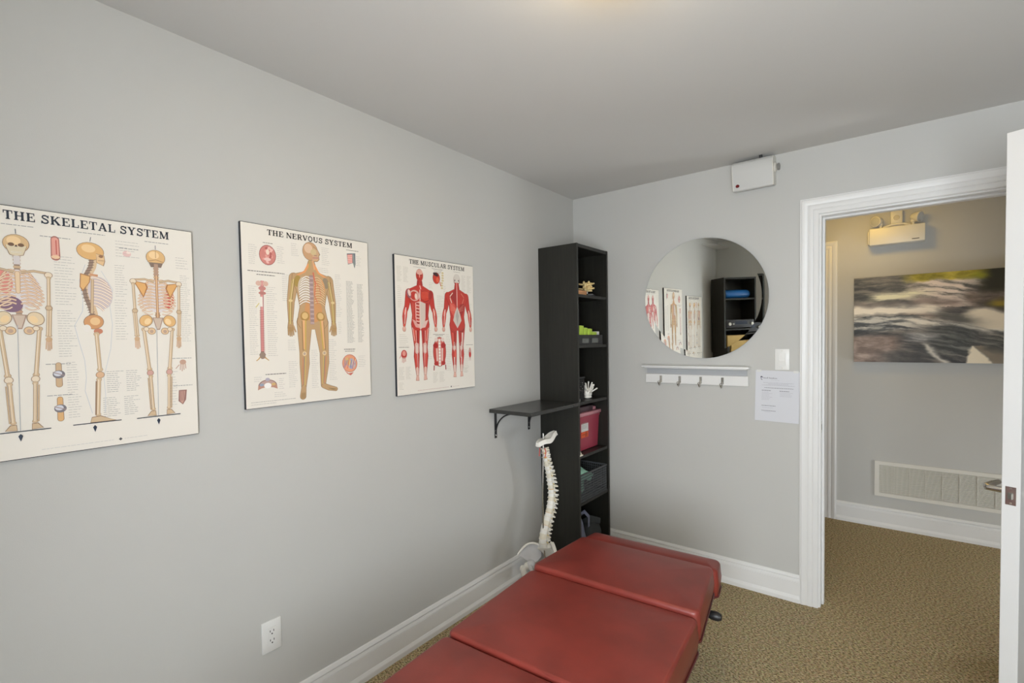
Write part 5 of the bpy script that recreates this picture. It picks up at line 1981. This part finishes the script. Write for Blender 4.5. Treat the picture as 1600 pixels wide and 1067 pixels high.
# fifth shelf: grey basket with mint towel
gb = thing('grey_basket', 'grey plastic lattice basket on the lowest bookcase shelf', 'basket', (.16, -.237, BS[4]))
mesh_basket(gb, -.125, .116, -.172, .165, .175, GREYB, 11, 22)
mt_ = thing('mint_towel', 'folded mint green towel heaped in the grey basket', 'towel', (.175, -.305, BS[4] + .006))
m = MB()
m.slab(14, 14, lambda u, v: Vector((-.085 + .176 * u, -.090 + .165 * v, .130 + .060 * math.sin(u * PI) ** .5 * math.sin(v * PI) ** .5 + .006 * math.sin(9 * u + 5 * v))), .05)
m.build('top_fold', MINT, mt_, smooth=70)
MB().box(-.085, .030, -.088, .072, .0, .130, .02).build('lower_fold', MINT, mt_, smooth=60)

# bottom compartment
def sack(name, label, cat, loc, sx, sy, sz, mat_, seed, pinch, parts=True):
    t = thing(name, label, cat, loc)
    m = MB()
    def fn(u, v):
        a = 2 * PI * u
        ph = -PI / 2 + PI * v
        r = math.cos(ph) ** .55 if math.cos(ph) > 0 else 0
        zz = (math.sin(ph) + 1) / 2
        k = 1 - pinch * zz ** 1.5
        nn = 1 + .14 * noise.noise(Vector((math.cos(a) * 1.6 + seed, math.sin(a) * 1.6, zz * 2.5)))
        return Vector((sx * r * k * math.cos(a) * nn, sy * r * k * math.sin(a) * nn, sz * zz))
    m.grid(28, 16, fn, True)
    bmesh.ops.remove_doubles(m.bm, verts=m.bm.verts, dist=1e-4)
    m.build('cloth_body', mat_, t, smooth=70)
    return t


s_ = sack('blue_grey_bag', 'slumped blue grey cloth bag at the bottom of the bookcase', 'bag', (.185, -.330, .081), .080, .078, .255, BLUEGREY, 1.0, .55)
MB().tube([(.02, -.01, .235), (.05, .03, .262), (.06, .07, .220), (.05, .085, .150)], [(.012, .004)] * 4, 8).build('strap', BLUEGREY, s_, smooth=60)
s_ = sack('dark_grey_bundle', 'dark grey rolled cloth beside the blue grey bag', 'bundle', (.190, -.150, .081), .078, .080, .150, mat('dark_grey_cloth', (.030, .034, .036), .8, bump=.2, bscale=100), 5.0, .2)
MB().tube([(-.05, -.04, .130), (.02, -.02, .165), (.06, .03, .150)], [(.02, .006), (.03, .008), (.02, .006)], 8).build('fold', MATS['dark_grey_cloth'], s_, smooth=60)

# ------------------------------------------------------------------ second bookcase across the corner behind the viewer (seen in the mirror)
RB = [1.775, 1.42, 1.06, .72, .42]
r2 = bookcase('corner_bookcase', 'black bookcase set diagonally across the far corner, seen in the mirror', (0, 0, 0), 0, RB)
# local front is -y; turned to face the room diagonal (+x, +y)
r2.rotation_euler = (0, 0, R(135))
r2.location = (.283 + .024, -3.536, 0)


def r2pt(x, y, z):
    c, s = math.cos(R(135)), math.sin(R(135))
    return (r2.location.x + c * x - s * y, r2.location.y + s * x + c * y, z)


bol = thing('blue_bolster', 'shiny blue bolster cushion on the corner bookcase, seen in the mirror', 'bolster', r2pt(.20, -.19, RB[0] + .052), R(135))
MB().lathe([(0, -.165), (.025, -.164), (.042, -.152), (.050, -.13), (.052, 0), (.050, .13), (.042, .152), (.025, .164), (0, .165)], 24, Matrix.Rotation(PI / 2, 4, 'Y')).build('bolster_body', mat('blue_vinyl', (.02, .14, .42), .25), bol, smooth=60)
MB().tube([(.151, .0435 * math.cos(2 * PI * k / 24), .0435 * math.sin(2 * PI * k / 24)) for k in range(25)], .0025, 6, False).build('seam', mat('blue_seam', (.01, .07, .22), .4), bol)
rc = thing('stereo_receiver', 'dark stereo receiver on the corner bookcase, seen in the mirror', 'receiver', r2pt(.20, -.16, RB[1]), R(135))
MB().box(-.175, .175, -.115, .12, .010, .105, .004).build('case', mat('dark_grey_metal', (.035, .036, .045), .4), rc, smooth=40)
box_obj('display', mat('dark_display', (.02, .03, .06), .15), -.09, .06, -.1165, -.115, .050, .085, parent=rc)
for xx, rr in ((-.145, .018), (.135, .020), (.09, .010)):
    MB().lathe([(0, 0), (rr, 0), (rr * .9, .016), (0, .017)], 20, Matrix.Translation((xx, -.115, .055)) @ Matrix.Rotation(PI / 2, 4, 'X')).build('dial', NICKEL, rc, smooth=40)
for xx in (-.14, .14):
    MB().cyl((xx, -.09, 0), (xx, -.09, .010), .012).build('foot', BLACKI, rc, smooth=40)
YEL = mat('yellow_card', (.62, .44, .16), .6, var=.06)
for k, (hh_, dy, lb) in enumerate(((.150, .0, 'yellow carton at the bottom of the pair, seen in the mirror'), (.130, .012, 'yellow carton on top of the pair, seen in the mirror'))):
    t = thing('yellow_carton', lb, 'carton', r2pt(.20, -.16 + dy, RB[2] + k * .151), R(135), 'yellow cartons in the corner bookcase')
    MB().box(-.160, .150, -.11, .11, 0, hh_, .003).build('carton_body', YEL, t, smooth=40)
    box_obj('tape_strip', mat('brown_tape', (.42, .26, .10), .35), -.025, .025, -.1105, .1105, hh_, hh_ + .0008, parent=t)
